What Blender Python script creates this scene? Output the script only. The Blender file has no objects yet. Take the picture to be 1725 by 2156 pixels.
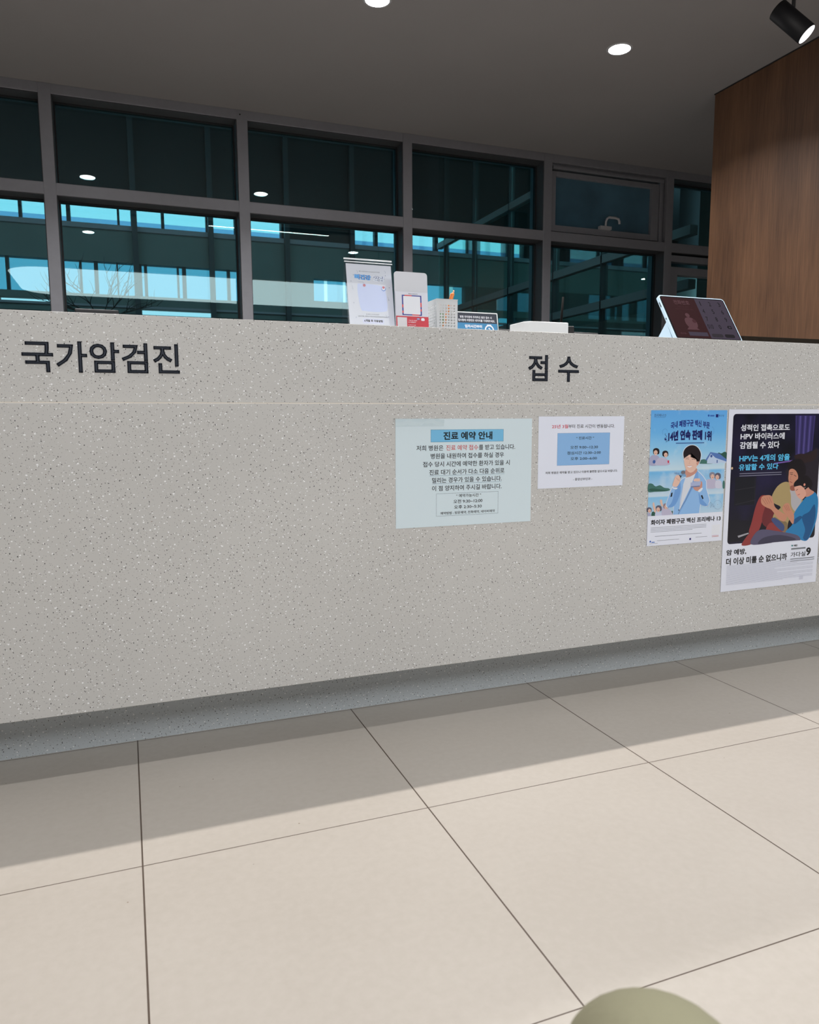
import bpy, bmesh, math, random
from mathutils import Vector, Matrix
random.seed(7)
S = bpy.context.scene
COL = S.collection
PI = math.pi

# ------------------------------------------------------------------ camera
FPX = 1562.0
cam_d = bpy.data.cameras.new('camera'); cam = bpy.data.objects.new('camera', cam_d); COL.objects.link(cam)
cam_d.sensor_fit = 'VERTICAL'; cam_d.sensor_height = 24.0
cam_d.lens = FPX / 2156 * 24.0
rx = Vector((0.934, -0.356, -0.005)); dn = Vector((-0.0490, -0.1150, -0.992)); fw = Vector((0.353, 0.927, -0.124))
fw.normalize(); rx = (rx - fw * rx.dot(fw)).normalized(); up = rx.cross(fw).normalized()
M = Matrix((rx, up, -fw)).transposed().to_4x4(); M.translation = Vector((0, 0, 0.86))
cam.matrix_world = M
cam_d.clip_start = 0.02; cam_d.clip_end = 200
cam_d.dof.use_dof = True; cam_d.dof.focus_distance = 2.5
cam_d.dof.aperture_fstop = cam_d.lens / 3.0
S.camera = cam

# ------------------------------------------------------------------ world, exposure
S.view_settings.view_transform = 'Standard'; S.view_settings.look = 'None'
S.view_settings.gamma = 1.0; S.view_settings.use_curve_mapping = False
S.view_settings.exposure = 0.0
w = bpy.data.worlds.new('world'); S.world = w; w.use_nodes = True
bg = w.node_tree.nodes['Background']
bg.inputs[0].default_value = (0.72, 0.93, 1.0, 1); bg.inputs[1].default_value = 1.45

L_DOWN_BACK = 17.0     # downlights above the desk
L_DOWN_FRONT = 7.0
L_LINE = 38.0
L_OVAL = 5.0
L_SPOT = 10.0
ZC = 2.78              # ceiling

# ------------------------------------------------------------------ materials
def newmat(name):
    m = bpy.data.materials.new(name); m.use_nodes = True
    return m, m.node_tree.nodes, m.node_tree.links, m.node_tree.nodes['Principled BSDF']
MC = {}
def pmat(name, col, rough=0.5, metal=0.0, emit=None, es=0.0, coat=0.0, spec=None, var=0.0, vscale=8.0, bump=0.0, bscale=200.0):
    if name in MC: return MC[name]
    m, N, Lk, b = newmat(name)
    b.inputs['Base Color'].default_value = (*col, 1); b.inputs['Roughness'].default_value = rough
    b.inputs['Metallic'].default_value = metal; b.inputs['Coat Weight'].default_value = coat
    if spec is not None: b.inputs['Specular IOR Level'].default_value = spec
    if emit: b.inputs['Emission Color'].default_value = (*emit, 1); b.inputs['Emission Strength'].default_value = es
    if var or bump:
        tc = N.new('ShaderNodeTexCoord')
    if var:
        n = N.new('ShaderNodeTexNoise'); n.inputs['Scale'].default_value = vscale; n.inputs['Detail'].default_value = 4
        Lk.new(tc.outputs['Object'], n.inputs['Vector'])
        r = N.new('ShaderNodeValToRGB')
        r.color_ramp.elements[0].position = .3; r.color_ramp.elements[1].position = .7
        r.color_ramp.elements[0].color = (*[c * (1 - var) for c in col], 1); r.color_ramp.elements[1].color = (*[min(1, c * (1 + var)) for c in col], 1)
        Lk.new(n.outputs['Fac'], r.inputs[0]); Lk.new(r.outputs[0], b.inputs['Base Color'])
    if bump:
        n2 = N.new('ShaderNodeTexNoise'); n2.inputs['Scale'].default_value = bscale
        Lk.new(tc.outputs['Object'], n2.inputs['Vector'])
        bp = N.new('ShaderNodeBump'); bp.inputs['Strength'].default_value = bump; bp.inputs['Distance'].default_value = .002
        Lk.new(n2.outputs['Fac'], bp.inputs['Height']); Lk.new(bp.outputs[0], b.inputs['Normal'])
    MC[name] = m
    return m
def srgb(r, g, b):
    f = lambda c: ((c / 255 + .055) / 1.055) ** 2.4 if c > 10 else c / 255 / 12.92
    return (f(r), f(g), f(b))
def ink(r, g, b, rough=.35):
    return pmat('print_%d_%d_%d' % (r, g, b), srgb(r, g, b), rough)

def terrazzo(name, base, shift=0.0):
    m, N, Lk, b = newmat(name)
    tc = N.new('ShaderNodeTexCoord'); sx = N.new('ShaderNodeSeparateXYZ'); Lk.new(tc.outputs['Object'], sx.inputs[0])
    yz = N.new('ShaderNodeMath'); yz.operation = 'ADD'; Lk.new(sx.outputs[1], yz.inputs[0]); Lk.new(sx.outputs[2], yz.inputs[1])
    cx = N.new('ShaderNodeCombineXYZ'); Lk.new(sx.outputs[0], cx.inputs[0]); Lk.new(yz.outputs[0], cx.inputs[1])
    mp = N.new('ShaderNodeMapping'); mp.inputs['Location'].default_value = (shift + 5, shift * .7 + 5, 0)
    Lk.new(cx.outputs[0], mp.inputs['Vector'])
    def mth(op, a, bb=None, c=None):
        n = N.new('ShaderNodeMath'); n.operation = op
        for i, v in enumerate((a, bb, c)):
            if v is None: continue
            if isinstance(v, (int, float)): n.inputs[i].default_value = v
            else: Lk.new(v, n.inputs[i])
        return n.outputs[0]
    warp = N.new('ShaderNodeTexNoise'); warp.inputs['Scale'].default_value = 180; warp.inputs['Detail'].default_value = 1
    Lk.new(mp.outputs[0], warp.inputs['Vector'])
    wv = N.new('ShaderNodeVectorMath'); wv.operation = 'SCALE'; wv.inputs['Scale'].default_value = .0022
    Lk.new(warp.outputs['Color'], wv.inputs[0])
    ad = N.new('ShaderNodeVectorMath'); ad.operation = 'ADD'
    Lk.new(mp.outputs[0], ad.inputs[0]); Lk.new(wv.outputs[0], ad.inputs[1])
    # clumping field
    cl = N.new('ShaderNodeTexNoise'); cl.inputs['Scale'].default_value = 9; cl.inputs['Detail'].default_value = 2
    Lk.new(mp.outputs[0], cl.inputs['Vector'])
    def chips(scale, rmin, rmax, dens, squash, off):
        mm = N.new('ShaderNodeMapping'); mm.inputs['Scale'].default_value = squash; mm.inputs['Location'].default_value = (off, off * 1.7, 0)
        mm.inputs['Rotation'].default_value = (0, 0, off)
        Lk.new(ad.outputs[0], mm.inputs['Vector'])
        v = N.new('ShaderNodeTexVoronoi'); v.inputs['Scale'].default_value = scale; v.feature = 'F1'; v.voronoi_dimensions = '2D'
        Lk.new(mm.outputs[0], v.inputs['Vector'])
        sp = N.new('ShaderNodeSeparateColor'); Lk.new(v.outputs['Color'], sp.inputs[0])
        rr = mth('MULTIPLY_ADD', sp.outputs[0], rmax - rmin, rmin)
        keep = mth('LESS_THAN', sp.outputs[1], mth('MULTIPLY_ADD', cl.outputs['Fac'], dens * 1.2, dens * .4))
        return mth('MULTIPLY', mth('LESS_THAN', v.outputs['Distance'], rr), keep)
    cloud = N.new('ShaderNodeTexNoise'); cloud.inputs['Scale'].default_value = 2.2; cloud.inputs['Detail'].default_value = 3
    Lk.new(mp.outputs[0], cloud.inputs['Vector'])
    rp = N.new('ShaderNodeValToRGB'); rp.color_ramp.elements[0].position = .3; rp.color_ramp.elements[1].position = .7
    rp.color_ramp.elements[0].color = (*[c * .97 for c in base], 1); rp.color_ramp.elements[1].color = (*[c * 1.03 for c in base], 1)
    Lk.new(cloud.outputs['Fac'], rp.inputs[0])
    cur = rp.outputs[0]
    for (sc, r0, r1, dens, sq, off, colr) in [
        (46, .045, .105, .66, (1, 1.25, 1), 1.3, (.95, .95, .96)),
        (60, .04, .092, .50, (1.3, 1, 1), 5.1, (.92, .92, .93)),
        (52, .04, .095, .52, (1.7, 1, 1), 2.7, (.035, .035, .035)),
        (64, .04, .09, .44, (1, 1.5, 1), 7.7, (.045, .04, .035)),
        (62, .025, .06, .40, (1.3, 1, 1), 4.2, (.10, .10, .095)),
        (130, .04, .09, .48, (1, 1, 1), 3.9, (.14, .14, .13)),
        (60, .03, .07, .05, (1, 1.4, 1), 9.2, (.18, .10, .05))]:
        mx = N.new('ShaderNodeMix'); mx.data_type = 'RGBA'
        Lk.new(chips(sc, r0, r1, dens, sq, off), mx.inputs['Factor'])
        Lk.new(cur, mx.inputs['A']); mx.inputs['B'].default_value = (*colr, 1)
        cur = mx.outputs['Result']
    Lk.new(cur, b.inputs['Base Color']); b.inputs['Roughness'].default_value = .38
    return m

def floor_mat():
    m, N, Lk, b = newmat('porcelain_floor_tile')
    tc = N.new('ShaderNodeTexCoord'); sp = N.new('ShaderNodeSeparateXYZ'); Lk.new(tc.outputs['Object'], sp.inputs[0])
    def mth(op, a, bb=None, c=None):
        n = N.new('ShaderNodeMath'); n.operation = op
        for i, v in enumerate((a, bb, c)):
            if v is None: continue
            if isinstance(v, (int, float)): n.inputs[i].default_value = v
            else: Lk.new(v, n.inputs[i])
        return n.outputs[0]
    def line(s, x0, T, wd):
        f = mth('FRACT', mth('DIVIDE', mth('SUBTRACT', s, x0 - 600 * T), T))
        d = mth('MULTIPLY', mth('MINIMUM', f, mth('SUBTRACT', 1.0, f)), T)
        return mth('LESS_THAN', d, wd)
    gx = line(sp.outputs[0], -.009, .6, .0016); gy = line(sp.outputs[1], .838, .6065, .0012)
    n1 = N.new('ShaderNodeTexNoise'); n1.inputs['Scale'].default_value = 1.6; n1.inputs['Detail'].default_value = 5; Lk.new(tc.outputs['Object'], n1.inputs['Vector'])
    n2 = N.new('ShaderNodeTexNoise'); n2.inputs['Scale'].default_value = 60; n2.inputs['Detail'].default_value = 6; Lk.new(tc.outputs['Object'], n2.inputs['Vector'])
    mixn = mth('MULTIPLY_ADD', n2.outputs['Fac'], .35, mth('MULTIPLY', n1.outputs['Fac'], .65))
    r = N.new('ShaderNodeValToRGB'); r.color_ramp.elements[0].position = .38; r.color_ramp.elements[1].position = .62
    r.color_ramp.elements[0].color = (.432, .390, .345, 1); r.color_ramp.elements[1].color = (.475, .433, .388, 1)
    Lk.new(mixn, r.inputs[0])
    v = N.new('ShaderNodeTexVoronoi'); v.inputs['Scale'].default_value = 26; Lk.new(tc.outputs['Object'], v.inputs['Vector'])
    s2 = N.new('ShaderNodeSeparateColor'); Lk.new(v.outputs['Color'], s2.inputs[0])
    sp1 = mth('MULTIPLY', mth('LESS_THAN', v.outputs['Distance'], .045), mth('LESS_THAN', s2.outputs[0], .10))
    mx = N.new('ShaderNodeMix'); mx.data_type = 'RGBA'; Lk.new(sp1, mx.inputs['Factor']); Lk.new(r.outputs[0], mx.inputs['A']); mx.inputs['B'].default_value = (.22, .17, .12, 1)
    m2 = N.new('ShaderNodeMix'); m2.data_type = 'RGBA'; Lk.new(mth('MAXIMUM', gx, gy), m2.inputs['Factor']); Lk.new(mx.outputs['Result'], m2.inputs['A']); m2.inputs['B'].default_value = (.085, .06, .045, 1)
    Lk.new(m2.outputs['Result'], b.inputs['Base Color']); b.inputs['Roughness'].default_value = .42; b.inputs['Specular IOR Level'].default_value = .35
    return m

def wood_mat():
    m, N, Lk, b = newmat('walnut_veneer')
    tc = N.new('ShaderNodeTexCoord')
    def noise(scale, vec, detail=6):
        mp = N.new('ShaderNodeMapping'); mp.inputs['Scale'].default_value = vec; Lk.new(tc.outputs['Object'], mp.inputs['Vector'])
        n = N.new('ShaderNodeTexNoise'); n.inputs['Scale'].default_value = scale; n.inputs['Detail'].default_value = detail
        Lk.new(mp.outputs[0], n.inputs['Vector']); return n.outputs['Fac']
    fine = noise(160, (1, 1, .035)); mid = noise(14, (1, 1, .10)); big = noise(3.0, (1, 1, .35), 3)
    a = N.new('ShaderNodeMath'); a.operation = 'MULTIPLY_ADD'; Lk.new(fine, a.inputs[0]); a.inputs[1].default_value = .35
    c = N.new('ShaderNodeMath'); c.operation = 'MULTIPLY_ADD'; Lk.new(mid, c.inputs[0]); c.inputs[1].default_value = .35
    d = N.new('ShaderNodeMath'); d.operation = 'MULTIPLY'; Lk.new(big, d.inputs[0]); d.inputs[1].default_value = .30
    Lk.new(d.outputs[0], c.inputs[2]); Lk.new(c.outputs[0], a.inputs[2])
    r = N.new('ShaderNodeValToRGB'); e = r.color_ramp.elements
    e[0].position = .36; e[0].color = (.064, .030, .016, 1); e[1].position = .64; e[1].color = (.165, .082, .042, 1)
    Lk.new(a.outputs[0], r.inputs[0]); Lk.new(r.outputs[0], b.inputs['Base Color']); b.inputs['Roughness'].default_value = .55
    return m

def glass_mat(name, tint, refl, rtint=(1, 1, 1)):
    m = bpy.data.materials.new(name); m.use_nodes = True; N = m.node_tree.nodes; Lk = m.node_tree.links; N.clear()
    o = N.new('ShaderNodeOutputMaterial'); t = N.new('ShaderNodeBsdfTransparent'); g = N.new('ShaderNodeBsdfGlossy'); mx = N.new('ShaderNodeMixShader')
    t.inputs[0].default_value = (*tint, 1); g.inputs[0].default_value = (*rtint, 1); g.inputs['Roughness'].default_value = 0.0
    lw = N.new('ShaderNodeLayerWeight'); p = N.new('ShaderNodeMath'); p.operation = 'POWER'; Lk.new(lw.outputs['Facing'], p.inputs[0]); p.inputs[1].default_value = 4
    q = N.new('ShaderNodeMath'); q.operation = 'MULTIPLY_ADD'; Lk.new(p.outputs[0], q.inputs[0]); q.inputs[1].default_value = .9 - refl; q.inputs[2].default_value = refl
    Lk.new(q.outputs[0], mx.inputs[0]); Lk.new(t.outputs[0], mx.inputs[1]); Lk.new(g.outputs[0], mx.inputs[2]); Lk.new(mx.outputs[0], o.inputs[0])
    return m
def emis(name, col, s):
    m = bpy.data.materials.new(name); m.use_nodes = True; N = m.node_tree.nodes; Lk = m.node_tree.links; N.clear()
    o = N.new('ShaderNodeOutputMaterial'); e = N.new('ShaderNodeEmission'); e.inputs[0].default_value = (*col, 1); e.inputs[1].default_value = s
    Lk.new(e.outputs[0], o.inputs[0]); return m

TERR = terrazzo('terrazzo_panel', (.60, .587, .568))
TERR_K = terrazzo('terrazzo_kick', (.60, .64, .665), 3.1)
FLOOR = floor_mat(); WOOD = wood_mat()
CEIL = pmat('ceiling_paint', (.215, .205, .208), .85, var=.03, vscale=1.2, bump=.15, bscale=300)
ALU = pmat('anodised_window_frame', (.26, .26, .285), .42, metal=.35, var=.03, vscale=30)
SHADEAL = pmat('shade_dark_reveal_lining', (.045, .045, .05), .5)  # dark tone holds the reveals' shade as well as their black frame lining
GASK = pmat('black_gasket', (.012, .012, .014), .6)
PLAS = pmat('white_wall_paint', (.45, .45, .45), .8)
BLK = pmat('matte_black_metal', (.008, .008, .009), .38)
GLASS = glass_mat('tinted_window_glass', (.56, .78, .82), .058, (.90, 1, .97))
GLASS_B = pmat('blue_filmed_glass', (.05, .125, .18), .25, coat=1.0, var=.25, vscale=3)
CLEAR = glass_mat('clear_acrylic', (.97, .98, .99), .012)
WHITEP = pmat('white_plastic', (.62, .64, .66), .3)

# ------------------------------------------------------------------ geometry helpers
def box(bm, x0, x1, y0, y1, z0, z1, mi=0):
    vs = [bm.verts.new((x, y, z)) for x in (x0, x1) for y in (y0, y1) for z in (z0, z1)]
    for f in ((0, 1, 3, 2), (4, 6, 7, 5), (0, 4, 5, 1), (2, 3, 7, 6), (0, 2, 6, 4), (1, 5, 7, 3)):
        fc = bm.faces.new([vs[i] for i in f]); fc.material_index = mi
    return vs
def cyl(bm, p0, p1, r0, r1=None, n=24, cap0=True, cap1=True, mi=0):
    p0 = Vector(p0); p1 = Vector(p1); r1 = r0 if r1 is None else r1
    d = (p1 - p0).normalized(); a = d.orthogonal().normalized(); b_ = d.cross(a)
    rings = []
    for p, r in ((p0, r0), (p1, r1)):
        rings.append([bm.verts.new(p + (a * math.cos(2 * PI * i / n) + b_ * math.sin(2 * PI * i / n)) * r) for i in range(n)])
    for i in range(n):
        f = bm.faces.new((rings[0][i], rings[0][(i + 1) % n], rings[1][(i + 1) % n], rings[1][i])); f.smooth = True; f.material_index = mi
    if cap0: bm.faces.new(rings[0][::-1]).material_index = mi
    if cap1: bm.faces.new(rings[1]).material_index = mi
    return rings
def tube(bm, pts, rs, n=12, mi=0, caps=True):
    pts = [Vector(p) for p in pts]
    if isinstance(rs, (int, float)): rs = [rs] * len(pts)
    prev = None; a = None
    for i, p in enumerate(pts):
        d = (pts[min(i + 1, len(pts) - 1)] - pts[max(i - 1, 0)]).normalized()
        a = d.orthogonal().normalized() if a is None else (a - d * a.dot(d)).normalized()
        b_ = d.cross(a)
        ring = [bm.verts.new(p + (a * math.cos(2 * PI * k / n) + b_ * math.sin(2 * PI * k / n)) * rs[i]) for k in range(n)]
        if prev:
            for k in range(n):
                f = bm.faces.new((prev[k], prev[(k + 1) % n], ring[(k + 1) % n], ring[k])); f.smooth = True; f.material_index = mi
        elif caps: bm.faces.new(ring[::-1]).material_index = mi
        prev = ring
    if caps: bm.faces.new(prev).material_index = mi
def prism(bm, pts, axis, a0, a1, mi=0):
    # pts: 2D outline; axis 'x','y','z' is the extrusion axis
    def P(u, v, a):
        return {'x': (a, u, v), 'y': (u, a, v), 'z': (u, v, a)}[axis]
    A = [bm.verts.new(P(u, v, a0)) for u, v in pts]; B = [bm.verts.new(P(u, v, a1)) for u, v in pts]
    n = len(pts)
    bm.faces.new(A).material_index = mi; bm.faces.new(B[::-1]).material_index = mi
    for i in range(n):
        bm.faces.new((A[i], B[i], B[(i + 1) % n], A[(i + 1) % n])).material_index = mi
def rrect(x0, x1, z0, z1, r, n=6):
    out = []
    for cx, cz, a0 in ((x1 - r, z1 - r, 0), (x0 + r, z1 - r, 90), (x0 + r, z0 + r, 180), (x1 - r, z0 + r, 270)):
        for i in range(n + 1):
            a = math.radians(a0 + 90 * i / n); out.append((cx + r * math.cos(a), cz + r * math.sin(a)))
    return out
def obj(name, bm, mats, parent=None, bevel=0.0, loc=None, world=False):
    bmesh.ops.recalc_face_normals(bm, faces=bm.faces)
    me = bpy.data.meshes.new(name); bm.to_mesh(me); bm.free()
    if not isinstance(mats, (list, tuple)): mats = [mats]
    for m in mats: me.materials.append(m)
    o = bpy.data.objects.new(name, me); COL.objects.link(o)
    if parent is not None:
        o.parent = parent
        # mesh coordinates are given in world space unless local is wanted
        if world: o.location = -parent_loc(parent)
    if loc: o.location = loc
    if bevel:
        md = o.modifiers.new('bevel', 'BEVEL'); md.width = bevel; md.segments = 2; md.limit_method = 'ANGLE'; md.angle_limit = math.radians(40)
    return o
def parent_loc(p):
    v = Vector(p.location)
    while p.parent: p = p.parent; v += p.location
    return v
def tag(o, label=None, cat=None, group=None, kind=None):
    if label: o['label'] = label
    if cat: o['category'] = cat
    if group: o['group'] = group
    if kind: o['kind'] = kind
    return o
def thing(name, label, cat, loc=(0, 0, 0), rotz=0, group=None):
    o = bpy.data.objects.new(name, None); COL.objects.link(o); o.location = loc; o.rotation_euler = (0, 0, rotz)
    o.empty_display_size = .05
    return tag(o, label, cat, group)
def B(): return bmesh.new()
def struct(name, bm, m, label, bevel=0.0):
    o = obj(name, bm, m, bevel=bevel); o['kind'] = 'structure'; o['label'] = label; return o

TG = {}
def text_geo(s, weight=0.0):
    """flat glyph mesh of a string; weight thickens it with a stroke along its outline"""
    if s not in TG:
        cu = bpy.data.curves.new('t', 'FONT'); cu.body = s; cu.size = 1; cu.resolution_u = 3
        o = bpy.data.objects.new('t', cu); me = bpy.data.meshes.new_from_object(o)
        TG[s] = ([(v.co.x, v.co.y) for v in me.vertices], [tuple(p.vertices) for p in me.polygons])
        bpy.data.objects.remove(o); bpy.data.curves.remove(cu); bpy.data.meshes.remove(me)
    vs, fs = [list(a) for a in TG[s]]
    if weight > 0:
        cnt = {}
        for f in fs:
            for a, b_ in zip(f, f[1:] + f[:1]):
                k = (min(a, b_), max(a, b_)); cnt[k] = cnt.get(k, 0) + 1
        base = list(vs)
        for (a, b_), n in cnt.items():
            if n != 1: continue
            A, Bv = Vector(base[a]), Vector(base[b_]); d = Bv - A
            if d.length < 1e-6: continue
            d.normalize(); m_ = Vector((-d.y, d.x)) * weight; e_ = d * weight * .75
            k = len(vs)
            vs += [tuple(A + m_ - e_), tuple(Bv + m_ + e_), tuple(Bv - m_ + e_), tuple(A - m_ - e_)]
            fs.append((k, k + 1, k + 2, k + 3))
    return vs, fs
def smooth(pts, n=5):
    out = []; k = len(pts)
    for i in range(k):
        p0, p1, p2, p3 = [Vector(pts[(i + j) % k]) for j in (-1, 0, 1, 2)]
        for s in range(n):
            t = s / n
            out.append(tuple(.5 * ((2 * p1) + (p2 - p0) * t + (2 * p0 - 5 * p1 + 4 * p2 - p3) * t * t + (3 * p1 - p0 - 3 * p2 + p3) * t ** 3)))
    return out

def TB(Q, x0, y0, x1, y1):
    # box of a text line given at its left end
    u0, v0 = Q(x0, y0); return (u0, v0, Q(x1, y1)[0], Q(x0, y1)[1])
class Print:
    """A printed sheet: paper body and ink layers in one mesh. u to the right, v down from the top, both 0..1."""
    def __init__(s, W, H, paper, thick=.0004):
        s.W, s.H = W, H; s.bm = B(); s.mats = [paper]; s.l = 0
        if thick: box(s.bm, 0, W, 0, thick, 0, H)
    def mi(s, m):
        if m not in s.mats: s.mats.append(m)
        return s.mats.index(m)
    def y(s): s.l += 1; return -.000005 * s.l - .00005
    def poly(s, pts, m, sm=False):
        if sm: pts = smooth(pts)
        y = s.y(); i = s.mi(m)
        f = s.bm.faces.new([s.bm.verts.new((u * s.W, y, (1 - v) * s.H)) for u, v in pts]); f.material_index = i
    def rect(s, u0, v0, u1, v1, m, r=0.0):
        if r:
            pts = [(x / s.W, 1 - z / s.H) for x, z in rrect(u0 * s.W, u1 * s.W, (1 - v1) * s.H, (1 - v0) * s.H, r)]
            s.poly(pts, m)
        else: s.poly([(u0, v0), (u1, v0), (u1, v1), (u0, v1)], m)
    def frame(s, u0, v0, u1, v1, t, m):
        tu, tv = t / s.W, t / s.H
        s.rect(u0, v0, u1, v0 + tv, m); s.rect(u0, v1 - tv, u1, v1, m); s.rect(u0, v0, u0 + tu, v1, m); s.rect(u1 - tu, v0, u1, v1, m)
    def circ(s, u, v, r, m, n=24, rv=None):
        rv = rv or r
        s.poly([(u + r / s.W * math.cos(2 * PI * i / n), v + rv / s.H * math.sin(2 * PI * i / n)) for i in range(n)], m)
    def line(s, pts, t, m):
        for a, b_ in zip(pts[:-1], pts[1:]):
            A = Vector((a[0] * s.W, a[1] * s.H)); Bv = Vector((b_[0] * s.W, b_[1] * s.H)); d = (Bv - A)
            if d.length == 0: continue
            n_ = Vector((-d.y, d.x)).normalized() * t / 2
            s.poly([((p.x) / s.W, p.y / s.H) for p in (A + n_, Bv + n_, Bv - n_, A - n_)], m)
    def text(s, t, u0, v0, u1, v1, m, weight=.0, arc=0.0, shear=0.0, back=None, bw=.05):
        """fit the string into the box"""
        if back is not None: s.text(t, u0, v0, u1, v1, back, weight + bw, arc, shear)
        vs, fs = text_geo(t, weight); n0 = len(TG[t][0])
        if not vs: return
        x0 = min(v[0] for v in vs); x1 = max(v[0] for v in vs); y0 = min(v[1] for v in vs); y1 = max(v[1] for v in vs)
        y = s.y(); i = s.mi(m); V = []
        for a, b_ in vs:
            fu = (a - x0) / (x1 - x0); fv = (y1 - b_) / (y1 - y0)
            vv = v0 + (v1 - v0) * fv + arc * ((2 * fu - 1) ** 2) + shear * fu
            V.append(s.bm.verts.new(((u0 + (u1 - u0) * fu) * s.W, y - .0000012 * ((len(V) // 4) % 7 if len(V) >= n0 else 0), (1 - vv) * s.H)))
        for f in fs:
            try: s.bm.faces.new([V[k] for k in f]).material_index = i
            except ValueError: pass
        s.l += 2
    def greek(s, u0, v0, u1, v1, n, m, frac=.45):
        """lines of print too small to read"""
        rnd = random.Random(int(u0 * 999) + n)
        hh = (v1 - v0) / n
        for k in range(n):
            e = u1 if k % 4 != 3 else u0 + (u1 - u0) * rnd.uniform(.5, .95)
            s.rect(u0, v0 + k * hh, e, v0 + k * hh + hh * frac, m)
    def done(s, name, loc, rot=(0, 0, 0), parent=None):
        me = bpy.data.meshes.new(name)
        # faces point to the reader (-Y)
        for f in s.bm.faces:
            f.normal_update()
        s.bm.to_mesh(me); s.bm.free()
        for m in s.mats: me.materials.append(m)
        o = bpy.data.objects.new(name, me); COL.objects.link(o); o.location = loc; o.rotation_euler = rot
        if parent is not None: o.parent = parent
        return o

# ================================================================== ROOM SHELL
YW = 4.955; YG = 5.07
XL, XR, YB = -5.0, 9.0, -5.5
WX = 3.395; WY = 3.744
bm = B(); box(bm, XL, XR, YB, 5.2, -.1, 0); struct('floor', bm, FLOOR, 'beige porcelain tile floor with thin dark joints')
bm = B(); box(bm, XL, XR, YB, 5.2, ZC, ZC + .12); struct('ceiling', bm, CEIL, 'plain grey painted ceiling')
bm = B(); box(bm, XL - .1, XL, YB, 5.2, 0, ZC); struct('wall_left', bm, PLAS, 'grey painted wall at the far left')
bm = B(); box(bm, XL, XR, YB - .1, YB, 0, ZC); struct('wall_back', bm, PLAS, 'grey painted wall behind the waiting area')
bm = B(); box(bm, WX, WX + .5, 1.86, WY, 0, ZC - .006); struct('wall_right', bm, WOOD, 'brown walnut veneer partition at the right end of the counter')
bm = B(); box(bm, XR, XR + .1, YB, 5.2, 0, ZC); struct('wall_far_right', bm, PLAS, 'grey painted wall at the far right')
bm = B(); box(bm, WX - .004, WX + .5, 1.86, WY + .004, ZC - .006, ZC); struct('trim_1', bm, GASK, 'dark strip standing in for the shadow gap over the wooden wall')  # solid black strip, the shade of the gap is its colour

# window wall: mullions and rails
mx_c = [-3.76, -2.62, -1.48, -.338, .778, 1.885, 2.986, 4.09, 5.19, 6.3, 7.4, 8.5]
ti = 2
bm = B(); box(bm, XL, XR, YW, YW + .2, 2.725, ZC)
struct('trim_2', bm, ALU, 'grey metal head rail of the window wall', .002)
bm = B(); box(bm, XL, XR, YW + .001, YW + .2, 2.168, 2.236)
struct('trim_3', bm, ALU, 'grey metal transom running through the window wall', .002)
bm = B(); box(bm, XL, XR, YW + .001, YW + .2, .88, .95)
struct('trim_4', bm, ALU, 'grey metal sill rail of the window wall', .002)
bm = B(); box(bm, XL, XR, YW, YW + .25, 0, .88)
struct('wall_window', bm, PLAS, 'low wall under the windows')
for i, x in enumerate(mx_c):
    bm = B(); box(bm, x - .033, x + .033, YW - .003, YW + .2, 0.0, ZC - .002)
    if i == 4:
        cyl(bm, (x - .012, YW - .004, 2.752), (x - .012, YW - .0035, 2.752), .005, n=12, mi=1)
    struct('trim_%d' % (5 + i), bm, [ALU, GASK], 'grey metal mullion of the window wall', .0015)
xs = [XL] + mx_c + [XR]
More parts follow.
